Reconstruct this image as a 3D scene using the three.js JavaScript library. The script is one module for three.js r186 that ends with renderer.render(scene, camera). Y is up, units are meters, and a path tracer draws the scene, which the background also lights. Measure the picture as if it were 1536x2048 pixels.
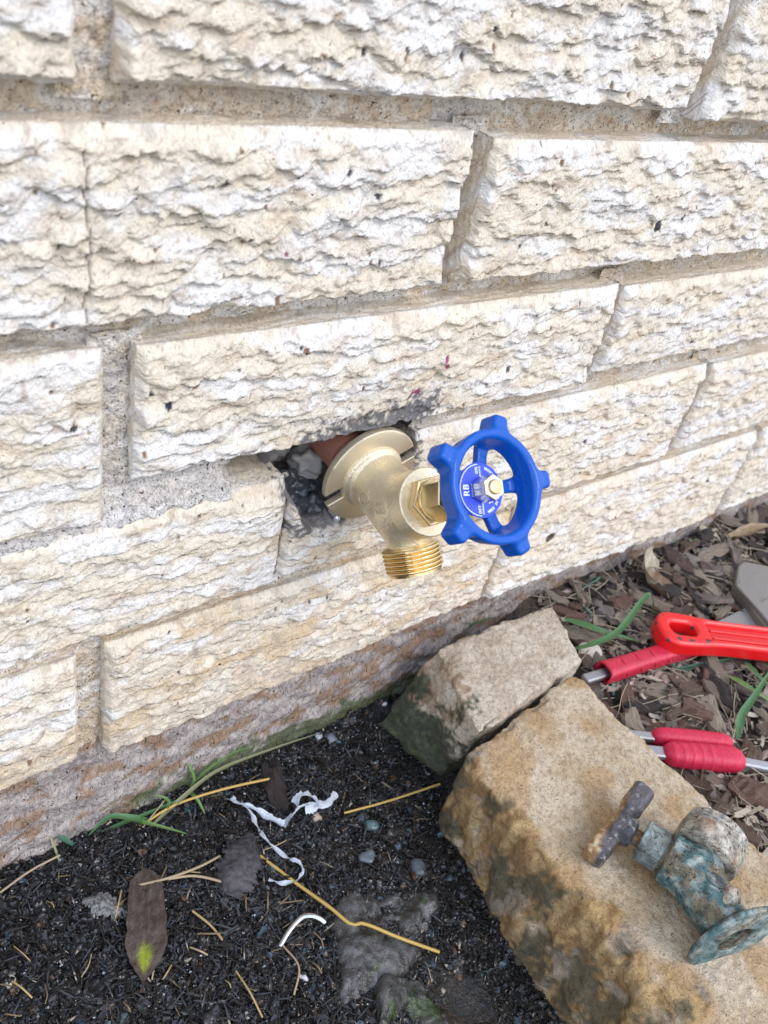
import * as THREE from 'three';
import { MarchingCubes } from 'three/addons/objects/MarchingCubes.js';
import { ImprovedNoise } from 'three/addons/math/ImprovedNoise.js';
import { mergeGeometries, mergeVertices, toCreasedNormals } from 'three/addons/utils/BufferGeometryUtils.js';
import { RoundedBoxGeometry } from 'three/addons/geometries/RoundedBoxGeometry.js';

// ---------------------------------------------------------------- camera, sky, sun, exposure
const scene = new THREE.Scene();
const F = 1700, CX = 768, CY = 1024;                        // photo focal length and centre, pixels
const R0 = new THREE.Vector3(0.7977, 0.2024, 0.5681).normalize();    // camera right, down and forward in the world
const R1 = new THREE.Vector3(-0.2327, -0.7657, 0.5996).normalize();
const R2 = new THREE.Vector3(0.5564, -0.6105, -0.5637).normalize();
const CAM = new THREE.Vector3(-0.2212, 0.4347, 0.2425);     // wall face is z = 0, ground by the wall y = 0, tap at x = 0
const camera = new THREE.PerspectiveCamera(2 * Math.atan(CY / F) * 180 / Math.PI, 0.75, 0.02, 60);
camera.position.copy(CAM);
camera.quaternion.setFromRotationMatrix(new THREE.Matrix4().makeBasis(R0, R1.clone().negate(), R2.clone().negate()));
camera.focus = 0.40; camera.userData.fStop = 16;
scene.add(camera);

const sky = (() => {
  const w = 256, h = 128, d = new Float32Array(w * h * 4);
  for (let j = 0; j < h; j++) {
    const el = ((j + 0.5) / h - 0.5) * Math.PI, s = Math.max(0, Math.sin(el)), k = Math.pow(s, 0.55);
    for (let i = 0; i < w; i++) {
      const o = (j * w + i) * 4, up = el > 0 ? 1 : 0.35;
      d[o] = (1.46 - 0.62 * k) * up; d[o + 1] = (1.42 - 0.36 * k) * up; d[o + 2] = (1.36 + 0.14 * k) * up; d[o + 3] = 1;
    }
  }
  const t = new THREE.DataTexture(d, w, h, THREE.RGBAFormat, THREE.FloatType);
  t.mapping = THREE.EquirectangularReflectionMapping; t.magFilter = THREE.LinearFilter; t.needsUpdate = true;
  return t;
})();
scene.background = sky; scene.environment = sky;
const sun = new THREE.DirectionalLight(0xffeed8, 1.0);      // bright veiled sun: very soft shadows
sun.position.set(0.7, 2.0, 1.7); sun.target.position.set(0.05, 0.1, 0); sun.castShadow = true; sun.shadow.radius = 45;
sun.shadow.mapSize.set(2048, 2048);
Object.assign(sun.shadow.camera, { left: -0.8, right: 0.8, top: 0.8, bottom: -0.8, near: 0.1, far: 8 });
scene.add(sun, sun.target);
const renderer = new THREE.WebGLRenderer({ antialias: true });
renderer.toneMapping = THREE.LinearToneMapping; renderer.toneMappingExposure = 1.44;
renderer.shadowMap.enabled = true;

// ---------------------------------------------------------------- helpers
const perlin = new ImprovedNoise();
const N = (x, y, z = 0) => perlin.noise(x + 137.31, y + 71.77, z + 19.13);
function fbm(x, y, z, o = 4) { let s = 0, a = 0.5; for (let i = 0; i < o; i++) { s += a * N(x, y, z); x *= 2.03; y *= 2.03; z = z * 2.03 + 5.1; a *= 0.5; } return s; }
function rng(seed) { let a = seed >>> 0; return () => { a = (a + 0x6D2B79F5) >>> 0; let t = a; t = Math.imul(t ^ (t >>> 15), t | 1); t ^= t + Math.imul(t ^ (t >>> 7), t | 61); return ((t ^ (t >>> 14)) >>> 0) / 4294967296; }; }
const ss = (a, b, x) => { const t = Math.min(1, Math.max(0, (x - a) / (b - a))); return t * t * (3 - 2 * t); };
const lerp = (a, b, t) => a + (b - a) * t;
const mix3 = (a, b, t) => [lerp(a[0], b[0], t), lerp(a[1], b[1], t), lerp(a[2], b[2], t)];
const V = (x, y, z) => new THREE.Vector3(x, y, z);
function rayDir(u, v) { return V().copy(R0).multiplyScalar((u - CX) / F).addScaledVector(R1, (v - CY) / F).add(R2); }
function px(u, v, y) { const d = rayDir(u, v); return V().copy(CAM).addScaledVector(d, (y - CAM.y) / d.y); }      // photo pixel -> point at height y
function pw(u, v, z = 0) { const d = rayDir(u, v); return V().copy(CAM).addScaledVector(d, (z - CAM.z) / d.z); }  // photo pixel -> point on the wall plane
const used = {};
function numbered(name) { const n = used[name] = (used[name] ?? -1) + 1; return n ? `${name}_${String(n).padStart(3, '0')}` : name; }
function tag(o, label, category, group, kind) { o.userData.label = label; if (category) o.userData.category = category; if (group) o.userData.group = group; if (kind) o.userData.kind = kind; return o; }
function mesh(name, geo, mat, parent = scene) {
  const m = new THREE.Mesh(geo, mat); m.name = parent === scene ? numbered(name) : name; m.castShadow = m.receiveShadow = true; parent.add(m); return m;
}
function thing(name, label, category, pos, group) {
  const g = new THREE.Group(); g.name = numbered(name); if (pos) g.position.copy(pos); scene.add(g); return tag(g, label, category, group);
}
// grid of (nx+1)*(ny+1) vertices; fn(i, j) -> [x, y, z, r, g, b]
function grid(nx, ny, fn, uvScale = 0.05, flip = false, uvf) {
  const n = (nx + 1) * (ny + 1), p = new Float32Array(n * 3), c = new Float32Array(n * 3), uv = new Float32Array(n * 2), idx = new Uint32Array(nx * ny * 6);
  let k = 0;
  for (let j = 0; j <= ny; j++) for (let i = 0; i <= nx; i++, k++) {
    const q = fn(i, j);
    p[k * 3] = q[0]; p[k * 3 + 1] = q[1]; p[k * 3 + 2] = q[2]; c[k * 3] = q[3] ?? 1; c[k * 3 + 1] = q[4] ?? 1; c[k * 3 + 2] = q[5] ?? 1;
    if (uvf) { const t = uvf(i, j, q); uv[k * 2] = t[0]; uv[k * 2 + 1] = t[1]; } else { uv[k * 2] = (q[0] + q[2] * 0.37) / uvScale; uv[k * 2 + 1] = (q[1] + q[2] * 0.93) / uvScale; }
  }
  k = 0;
  for (let j = 0; j < ny; j++) for (let i = 0; i < nx; i++) {
    const a = j * (nx + 1) + i, b = a + 1, d = a + nx + 1, e = d + 1;
    if (flip) { idx[k++] = a; idx[k++] = e; idx[k++] = b; idx[k++] = a; idx[k++] = d; idx[k++] = e; } else { idx[k++] = a; idx[k++] = b; idx[k++] = e; idx[k++] = a; idx[k++] = e; idx[k++] = d; }
  }
  const g = new THREE.BufferGeometry();
  g.setAttribute('position', new THREE.BufferAttribute(p, 3)); g.setAttribute('color', new THREE.BufferAttribute(c, 3)); g.setAttribute('uv', new THREE.BufferAttribute(uv, 2));
  g.setIndex(new THREE.BufferAttribute(idx, 1)); g.computeVertexNormals(); return g;
}
function paint(geo, fn) {                                                          // vertex colours from a function of position
  const p = geo.attributes.position, c = new Float32Array(p.count * 3);
  for (let i = 0; i < p.count; i++) { const q = fn(p.getX(i), p.getY(i), p.getZ(i)); c[i * 3] = q[0]; c[i * 3 + 1] = q[1]; c[i * 3 + 2] = q[2]; }
  geo.setAttribute('color', new THREE.BufferAttribute(c, 3)); return geo;
}
// uv in metres, each triangle projected along its main axis
function metricUV(geo, s = 0.04) {
  const g = geo.index ? geo.toNonIndexed() : geo, p = g.attributes.position, uv = new Float32Array(p.count * 2), a = V(), b = V(), c = V();
  for (let i = 0; i < p.count; i += 3) {
    a.fromBufferAttribute(p, i); b.fromBufferAttribute(p, i + 1).sub(a); c.fromBufferAttribute(p, i + 2).sub(a); b.cross(c); const x = Math.abs(b.x), y = Math.abs(b.y), z = Math.abs(b.z), m = x > y && x > z ? 0 : y > z ? 1 : 2;
    for (let k = i; k < i + 3; k++) { uv[k * 2] = (m === 0 ? p.getZ(k) + 0.013 : p.getX(k)) / s; uv[k * 2 + 1] = (m === 1 ? p.getZ(k) + 0.007 : p.getY(k)) / s; }
  }
  g.setAttribute('uv', new THREE.BufferAttribute(uv, 2)); return g;
}
// smooth-union solid: f(x, y, z) is a signed distance, box centre c and half size h
function solid(f, c, h, res = 64) {
  const mc = new MarchingCubes(res, new THREE.MeshBasicMaterial(), false, false, 400000), fl = mc.field, hs = res / 2;
  for (let z = 0; z < res; z++) for (let y = 0; y < res; y++) for (let x = 0; x < res; x++)
    fl[z * res * res + y * res + x] = -f(c[0] + (x - hs) / hs * h, c[1] + (y - hs) / hs * h, c[2] + (z - hs) / hs * h);
  mc.isolation = 0; mc.update();
  const n = mc.count, pos = new Float32Array(n * 3);
  for (let i = 0; i < n * 3; i++) pos[i] = c[i % 3] + mc.positionArray[i] * h;
  let g = new THREE.BufferGeometry(); g.setAttribute('position', new THREE.BufferAttribute(pos, 3));
  g = mergeVertices(g, h * 1e-5);
  const p = g.attributes.position, nr = new Float32Array(p.count * 3), e = h / res * 0.6;
  for (let i = 0; i < p.count; i++) {
    const x = p.getX(i), y = p.getY(i), z = p.getZ(i), v = V(f(x + e, y, z) - f(x - e, y, z), f(x, y + e, z) - f(x, y - e, z), f(x, y, z + e) - f(x, y, z - e)).normalize();
    nr[i * 3] = v.x; nr[i * 3 + 1] = v.y; nr[i * 3 + 2] = v.z;
  }
  g.setAttribute('normal', new THREE.BufferAttribute(nr, 3)); return metricUV(g, 0.05);
}
const smin = (a, b, k) => { const h = Math.max(k - Math.abs(a - b), 0) / k; return Math.min(a, b) - h * h * k * 0.25; };
function capsule(x, y, z, a, b, ra, rb = ra) {                                     // tapered, round ends
  const bx = b[0] - a[0], by = b[1] - a[1], bz = b[2] - a[2], qx = x - a[0], qy = y - a[1], qz = z - a[2];
  const t = Math.min(1, Math.max(0, (qx * bx + qy * by + qz * bz) / (bx * bx + by * by + bz * bz)));
  return Math.hypot(qx - bx * t, qy - by * t, qz - bz * t) - lerp(ra, rb, t);
}
function cyl(x, y, z, a, b, ra, rb = ra, rd = 0.001) {                             // tapered, flat ends with rounded rims
  const bx = b[0] - a[0], by = b[1] - a[1], bz = b[2] - a[2], L = Math.hypot(bx, by, bz), qx = x - a[0], qy = y - a[1], qz = z - a[2];
  const t = (qx * bx + qy * by + qz * bz) / L, r = Math.sqrt(Math.max(0, qx * qx + qy * qy + qz * qz - t * t));
  const dr = r - lerp(ra, rb, Math.min(1, Math.max(0, t / L))) + rd, dt = Math.abs(t - L / 2) - L / 2 + rd;
  return Math.min(Math.max(dr, dt), 0) + Math.hypot(Math.max(dr, 0), Math.max(dt, 0)) - rd;
}
// turn a group or mesh so that its +y axis points along d, and roll it so that +x is near r
function aim(o, d, r) {
  const y = d.clone().normalize(), x = r.clone().addScaledVector(y, -r.dot(y)).normalize(), z = x.clone().cross(y);
  o.quaternion.setFromRotationMatrix(new THREE.Matrix4().makeBasis(x, y, z)); return o;
}
const lathe = (pts, seg = 64) => new THREE.LatheGeometry(pts.map(([r, y]) => new THREE.Vector2(r, y)), seg);
function hexNut(r, h, bore = 0, ch = 0.0008) {                                     // hex prism along +y, chamfered corners
  const s = new THREE.Shape(); for (let i = 0; i < 6; i++) { const a = i * Math.PI / 3; s[i ? 'lineTo' : 'moveTo'](Math.cos(a) * (r - ch), Math.sin(a) * (r - ch)); } s.closePath();
  if (bore) { const q = new THREE.Path(); q.absarc(0, 0, bore, 0, Math.PI * 2, true); s.holes.push(q); }
  const g = new THREE.ExtrudeGeometry(s, { depth: h - 2 * ch, bevelEnabled: true, bevelThickness: ch, bevelSize: ch, bevelSegments: 3, curveSegments: 24 });
  g.translate(0, 0, ch); g.rotateX(-Math.PI / 2); return g;
}
function curveFrom(pts) { return new THREE.CatmullRomCurve3(pts, false, 'centripetal'); }
// flat strip along a curve; w(t) half width, roll(t) turn about the curve, col(t, s)
function ribbon(curve, n, w, roll = () => 0, col = null, cup = 0, across = 2) {
  const P = curve.getPoints(n), fr = [];
  for (let i = 0; i <= n; i++) {
    const T = (i < n ? P[i + 1].clone().sub(P[i]) : P[i].clone().sub(P[i - 1])).normalize(); let S = T.clone().cross(V(0, 1, 0)); if (S.lengthSq() < 1e-6) S.set(1, 0, 0); S.normalize();
    const U = S.clone().cross(T).normalize(), r = roll(i / n); fr.push([S.clone().multiplyScalar(Math.cos(r)).addScaledVector(U, Math.sin(r)), U.clone().multiplyScalar(Math.cos(r)).addScaledVector(S, -Math.sin(r))]);
  }
  return grid(across, n, (i, j) => {
    const s = i / across * 2 - 1, hw = w(j / n), q = P[j].clone().addScaledVector(fr[j][0], s * hw).addScaledVector(fr[j][1], cup * hw * (s * s)), c = col ? col(j / n, s) : [1, 1, 1];
    return [q.x, q.y, q.z, c[0], c[1], c[2]];
  }, 0.05, false, (i, j) => [i / across, j / n]);
}

// ---------------------------------------------------------------- textures: grain and fine relief only
function noiseTex(size, fn, srgb = false) {
  const d = new Uint8Array(size * size * 4);
  for (let j = 0; j < size; j++) for (let i = 0; i < size; i++) { const q = fn(i / size, j / size), o = (j * size + i) * 4; d[o] = q[0] * 255; d[o + 1] = q[1] * 255; d[o + 2] = q[2] * 255; d[o + 3] = 255; }
  const t = new THREE.DataTexture(d, size, size); t.wrapS = t.wrapT = THREE.RepeatWrapping; t.magFilter = THREE.LinearFilter; t.minFilter = THREE.LinearMipmapLinearFilter; t.generateMipmaps = true;
  if (srgb) t.colorSpace = THREE.SRGBColorSpace; t.needsUpdate = true; return t;
}
const TAU = Math.PI * 2;
const hsh = (i, j, s) => { let h = Math.imul(i, 374761393) ^ Math.imul(j, 668265263) ^ Math.imul(s, 1274126177); h = Math.imul(h ^ (h >>> 13), 1103515245); return ((h ^ (h >>> 16)) >>> 0) / 4294967296; };
function tile(u, v, f, z) {                                    // repeating value noise, -0.5 to 0.5
  const x = u * f, y = v * f, i = Math.floor(x), j = Math.floor(y), a = ss(0, 1, x - i), b = ss(0, 1, y - j), m = (k) => ((k % f) + f) % f;
  return lerp(lerp(hsh(m(i), m(j), z), hsh(m(i + 1), m(j), z), a), lerp(hsh(m(i), m(j + 1), z), hsh(m(i + 1), m(j + 1), z), a), b) - 0.5;
}
const grainTex = noiseTex(512, (u, v) => { const g = 0.5 + 0.5 * tile(u, v, 37, 3) + 0.5 * tile(u, v, 83, 9) + 0.35 * tile(u, v, 190, 14); const q = Math.min(1, Math.max(0, g)); return [q, q, q]; });
const castTex = noiseTex(256, (u, v) => { const q = Math.min(1, Math.max(0, 0.5 + 0.6 * tile(u, v, 61, 21) + 0.5 * tile(u, v, 117, 4))); return [q, q, q]; });
// grains of sand, pores and flecks: sp = share of dark flecks, ct = contrast
const sandMap = (sp, ct, sd) => { const t = noiseTex(1024, (u, v) => { const g = 0.94 + ct * (0.6 * tile(u, v, 150, sd) + 0.7 * tile(u, v, 330, sd + 1) + 0.5 * tile(u, v, 60, sd + 2)), f = tile(u, v, 97, sd + 5) + 0.6 * tile(u, v, 240, sd + 6); let q = [g, g, g]; if (f > 0.62 - sp) q = [g * 0.42, g * 0.36, g * 0.32]; else if (f < -0.62 + sp * 0.6) q = [g * 1.12, g * 1.12, g * 1.1]; return q.map(x => Math.min(1, Math.max(0, x))); }, true); t.repeat.set(0.5, 0.5); return t; };
const rockTex = sandMap(0.06, 0.34, 31), mortarTex = sandMap(0.16, 0.42, 51), paintTex = sandMap(0.0, 0.14, 71);
const grimeTex = sandMap(0.03, 0.22, 91);
const oldTex = (() => { const t = noiseTex(512, (u, v) => { const a = tile(u, v, 9, 3) + 0.7 * tile(u, v, 23, 4) + 0.5 * tile(u, v, 61, 5), b = tile(u, v, 31, 8) + 0.6 * tile(u, v, 90, 9), g = Math.min(1, Math.max(0.2, 0.84 + 0.42 * a + 0.25 * tile(u, v, 170, 2))); return b > 0.42 ? [g * 0.62, g * 0.5, g * 0.4] : b < -0.46 ? [Math.min(1, g * 1.35), Math.min(1, g * 1.33), Math.min(1, g * 1.25)] : [g, g, g]; }, true); return t; })();
const woodTex = noiseTex(256, (u, v) => { const q = Math.min(1, Math.max(0, 0.55 + 0.5 * perlin.noise(Math.cos(u * TAU) * 9 + 20, Math.sin(u * TAU) * 9 + 30, v * 3) + 0.3 * perlin.noise(Math.cos(u * TAU) * 22, Math.sin(u * TAU) * 22, v * 9))); return [0.55 + 0.45 * q, 0.52 + 0.48 * q, 0.5 + 0.5 * q]; }, true);
const std = (o) => new THREE.MeshStandardMaterial({ side: THREE.DoubleSide, ...o });
const phys = (o) => new THREE.MeshPhysicalMaterial({ side: THREE.DoubleSide, ...o });
// ---------------------------------------------------------------- brick wall
const brickMat = std({ vertexColors: true, map: paintTex, roughness: 0.82, bumpMap: grainTex, bumpScale: 0.0005 });
const mortarMat = std({ vertexColors: true, map: mortarTex, roughness: 0.95, bumpMap: grainTex, bumpScale: 0.0009 });
const CREAM = [0.83, 0.74, 0.595], WHITE = [0.88, 0.855, 0.81], TAN = [0.66, 0.50, 0.33], GRIME = [0.10, 0.105, 0.12], RUST = [0.42, 0.24, 0.12], RAW = [0.40, 0.33, 0.27];
const wall = thing('brick_wall', 'cream painted wall of long rough-faced bricks with sandy mortar joints', 'wall');
const holeMask = (x, y) => {                                   // broken-out corner round the tap pipe
  const e = 0.0022 * N(x * 160, y * 160, 4) + 0.0012 * N(x * 420, y * 420, 8);
  const bot = 0.179 + ss(-0.030, -0.040, x) * 0.016 + ss(-0.012, 0.004, x) * 0.012 + ss(0.015, 0.027, x) * 0.02;
  return Math.min(y - bot - e, 0.0255 + e - x);                // metres inside the break
};
function makeBrick(x0, x1, y0, y1, o = {}) {
  const res = o.res ?? (x0 > 0.24 ? 0.0011 : x0 > 0.1 ? 0.0009 : 0.00068), seed = o.seed, r = rng(seed * 7919 + 11), z0 = o.z ?? (r() - 0.5) * 0.003;
  const W = x1 - x0, Hh = y1 - y0, nx = Math.round(W / res), ny = Math.round(Hh / res), H = new Float32Array((nx + 1) * (ny + 1)), K = 22;
  const fine = o.fine ?? 1, amp = o.amp ?? 1;
  // dragged-clay ledges: a slow swell outward and a sharp lip at each lower edge
  for (let j = 0; j <= ny; j++) for (let i = 0; i <= nx; i++) {
    const x = x0 + W * i / nx, y = y0 + Hh * j / ny;
    const yw = y + 0.0060 * N(x * 26, y * 34, seed) + 0.0022 * N(x * 95, y * 120, seed + 3);
    let h = 0.0014 * N(x * 22, y * 30, seed + 9) + 0.0007 * N(x * 150, y * 190, seed + 2) + 0.0003 * N(x * 480, y * 90, seed + 6);
    const T = 0.0125 / fine, ph = yw / T + 0.9 * N(x * 14, y * 16, seed + 5), i0 = Math.floor(ph), s = ph - i0, a = ss(-0.35, 0.35, N(x * 34, i0 * 5.3, seed + 1));
    h += amp * 0.0011 * a * Math.pow(1 - s, 0.8) * ss(0, 0.10, s);
    H[j * (nx + 1) + i] = h;
  }
  const flakes = Math.round(W * Hh * 130000 * fine);
  for (let k = 0; k < flakes; k++) {
    const big = r() < 0.30, L = (big ? 0.0055 + 0.012 * r() * r() : 0.0022 + 0.0045 * r()) / Math.sqrt(fine), Q = (big ? 0.0032 + 0.0042 * r() : 0.0016 + 0.0026 * r()) / Math.sqrt(fine), T = (big ? 0.0014 + 0.0022 * r() : 0.0009 + 0.0014 * r()) * amp;
    const cx = x0 + r() * W, cy = y0 + r() * Hh, tl = (r() - 0.5) * 0.5, zz = k * 3.7 + seed;
    const ia = Math.max(0, Math.floor((cx - L - x0) / W * nx)), ib = Math.min(nx, Math.ceil((cx + L - x0) / W * nx)), ja = Math.max(0, Math.floor((cy - Q * 1.3 - y0) / Hh * ny)), jb = Math.min(ny, Math.ceil((cy + Q * 1.3 - y0) / Hh * ny));
    for (let i = ia; i <= ib; i++) {
      const u = (x0 + W * i / nx - cx) / L; if (u * u >= 1) continue;
      const xx = (x0 + W * i / nx), edge = -0.55 * Math.sqrt(1 - u * u) + 0.40 * N(xx * 170, zz, 2) + 0.12 * N(xx * 420, zz, 6) - tl * u, fall = 1 - Math.pow(Math.abs(u), 3);
      for (let j = ja; j <= jb; j++) {
        const d = (y0 + Hh * j / ny - cy) / Q - edge; if (d < 0 || d > 1.3) continue;
        const at = j * (nx + 1) + i, pr = T * fall * Math.pow(1 - d / 1.3, 0.42) * ss(0, 0.08, d + 0.02);
        H[at] = Math.max(H[at] * 0.97, H[at] * 0.45 + pr);
      }
    }
  }
  const spots = []; for (let k = 0; k < W * Hh * (o.spots ?? 2400); k++) { const q = r(); spots.push([x0 + r() * W, y0 + r() * Hh, 0.00032 + 0.0004 * r() + 0.0008 * Math.pow(r(), 6), q < 0.45 ? [0.08, 0.07, 0.075] : q < 0.97 ? [0.26, 0.16, 0.09] : [0.30, 0.10, 0.16]]); }
  for (const s of o.marks ?? []) spots.push(s);
  const hash = new Map(); for (const s of spots) for (let a = -1; a <= 1; a++) for (let b = -1; b <= 1; b++) { const k = (Math.floor(s[0] / 0.004) + a) * 4096 + Math.floor(s[1] / 0.004) + b; if (!hash.has(k)) hash.set(k, []); hash.get(k).push(s); }
  const cols = [], rows = []; for (let i = -K; i <= nx + K; i++) cols.push(i); for (let j = -K; j <= ny + K; j++) rows.push(j);
  const depth = 0.032;
  return grid(cols.length - 1, rows.length - 1, (ci, rj) => {
    const i = cols[ci], j = rows[rj], ic = Math.min(nx, Math.max(0, i)), jc = Math.min(ny, Math.max(0, j)), over = Math.max(ic !== i ? Math.abs(i - ic) : 0, jc !== j ? Math.abs(j - jc) : 0);
    let x = x0 + W * ic / nx, y = y0 + Hh * jc / ny, h = H[jc * (nx + 1) + ic];
    const bx = Math.min(x - x0, x1 - x), by0 = y - y0, by1 = y1 - y, b = Math.min(bx, by0, by1);
    const smoothTop = ss(0.001, o.smoothTop ?? 0.006, by1);
    h = lerp(h * 0.25 + 0.0012, h, smoothTop); h *= 0.35 + 0.65 * ss(0, 0.003, b);
    h -= 0.0016 * (1 - ss(0, 0.0022, b));
    let X = x, Y = y;
    y -= 0.30 * Math.max(0, h) * ss(0.001, 0.004, by0);
    if (o.bottom) y += o.bottom(x) * (1 - ss(0, Hh * 0.45, by0));
    if (o.top) y += o.top(x) * (1 - ss(0, Hh * 0.3, by1));
    // edges are not ruled lines
    y += (0.0012 * N(X * 60, seed, 1) + 0.0006 * N(X * 210, seed, 5)) * (1 - ss(0, 0.006, by0)) + 0.0005 * N(X * 50, seed, 21) * (1 - ss(0, 0.006, by1));
    x += (0.0009 * N(Y * 90, seed, 11) + 0.0006 * N(Y * 300, seed, 15)) * (1 - ss(0, 0.005, bx));
    let z = z0 + h + (o.bow ? o.bow(X, Y) : 0);
    if (over) { const t = over / K, f = Math.min(1, t * 5); z = lerp(z, -depth, 0.48 * t + 0.52 * t * t * t * t); if (jc !== j) y = lerp(y, y0 + Hh * jc / ny - (j > ny ? 0.0006 : 0) + 0.0008 * N(X * 30, seed, 21), f); y += 0.0005 * N(X * 90, t * 9, seed + 31); if (ic !== i) x = lerp(x, x0 + W * ic / nx, f) + 0.0008 * N(Y * 120, t * 8, seed + 33); }
    // painted surface: cream under a thin whiter coat, worn and stained in streaks
    const D = over * 0.0009; if (over) { X += 0; Y += D; }
    const n1 = N(X * 30, Y * 85, seed + 40), n2 = fbm(X * 160, Y * 260, seed, 3), n3 = N(X * 9, Y * 12, 3);
    let c = mix3(CREAM, WHITE, ss(-0.18, 0.44, n1 + 0.7 * n2 + 0.35 * n3 + (o.white ?? 0)));
    const st = ss(0.20, 0.52, N(X * 55, Y * 150, seed + 70) + 0.5 * n2 + (o.stain ? o.stain(X, Y) : 0)); c = mix3(c, TAN, st * 0.42);
    const dl = Math.abs(N(X * 42, (Y + 0.006 * N(X * 26, Y * 34, seed)) * 150, seed + 200)), dm = N(X * 70, Y * 90, seed + 210) + 0.5 * N(X * 300, Y * 300, seed + 211); c = mix3(c, [0.36, 0.23, 0.13], 0.5 * ss(0.05, 0.012, dl) * ss(0.0, 0.3, dm));   // fine wavy lines of brown dirt
    if (o.ochre) c = mix3(c, [0.62, 0.42, 0.20], 0.5 * ss(0.0, 0.45, o.ochre(X, Y) + N(X * 24, Y * 55, 77) + 0.5 * N(X * 110, Y * 210, 78) + 0.3 * n2));
    const worn = ss(0.36, 0.50, N(X * 130, Y * 170, seed + 90) + 0.4 * N(X * 600, Y * 600, 2) + (o.wear ? o.wear(X, Y) : 0)); c = mix3(c, [0.50, 0.42, 0.34], worn * 0.55);
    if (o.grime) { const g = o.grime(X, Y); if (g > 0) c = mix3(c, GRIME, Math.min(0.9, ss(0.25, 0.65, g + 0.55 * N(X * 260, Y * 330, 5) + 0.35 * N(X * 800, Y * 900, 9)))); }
    const near = hash.get(Math.floor(X / 0.004) * 4096 + Math.floor(Y / 0.004)); let sink = 0;
    if (near) for (const s of near) { const d = Math.hypot(X - s[0], (Y - s[1]) * 0.8) + 0.0005 * N(X * 900, Y * 900, s[2] * 1e4); if (d < s[2]) { c = s[3]; sink = 0.0005; } }
    const sp = N(X * 1100, Y * 1100, seed); if (sp > 0.50) c = mix3(c, [0.33, 0.25, 0.19], 0.6);
    for (const k of o.cracks ?? []) { const d = Math.abs(X - k.x - 0.0016 * N(Y * 70, k.x * 50, 3) - 0.0006 * N(Y * 260, 1, 3)); if (Y > k.y0 && Y < k.y1 && d < 0.00034) { z -= 0.0012; c = [0.34, 0.28, 0.23]; } }
    z -= sink;
    if (o.hole) { const m = holeMask(X, Y); const raw = mix3([0.34, 0.31, 0.29], [0.24, 0.20, 0.175], ss(-0.3, 0.3, N(X * 240, Y * 240, z * 240) + 0.3 * N(X * 700, Y * 700, z * 600))); if (m > 0 && !over) { const k = Math.pow(ss(0, 0.011, m), 0.6); z = lerp(z, -0.030 + 0.006 * N(X * 120, Y * 120, 7), k) + 0.0010 * N(X * 200, Y * 200, 8); c = mix3([0.34, 0.31, 0.29], [0.22, 0.185, 0.165], ss(-0.3, 0.3, N(X * 160, Y * 160, z * 160) + 0.4 * N(X * 500, Y * 500, z * 500))); } else if (over && Y > 0.181 && X < 0.0255) { z = -0.045; c = raw; } }
    return [x, y, z, c[0], c[1], c[2]];
  }, 0.05, false, (ci, rj) => [(ci * res + seed * 0.0137) / 0.05, (rj * res + seed * 0.0071) / 0.05]);
}
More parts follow.
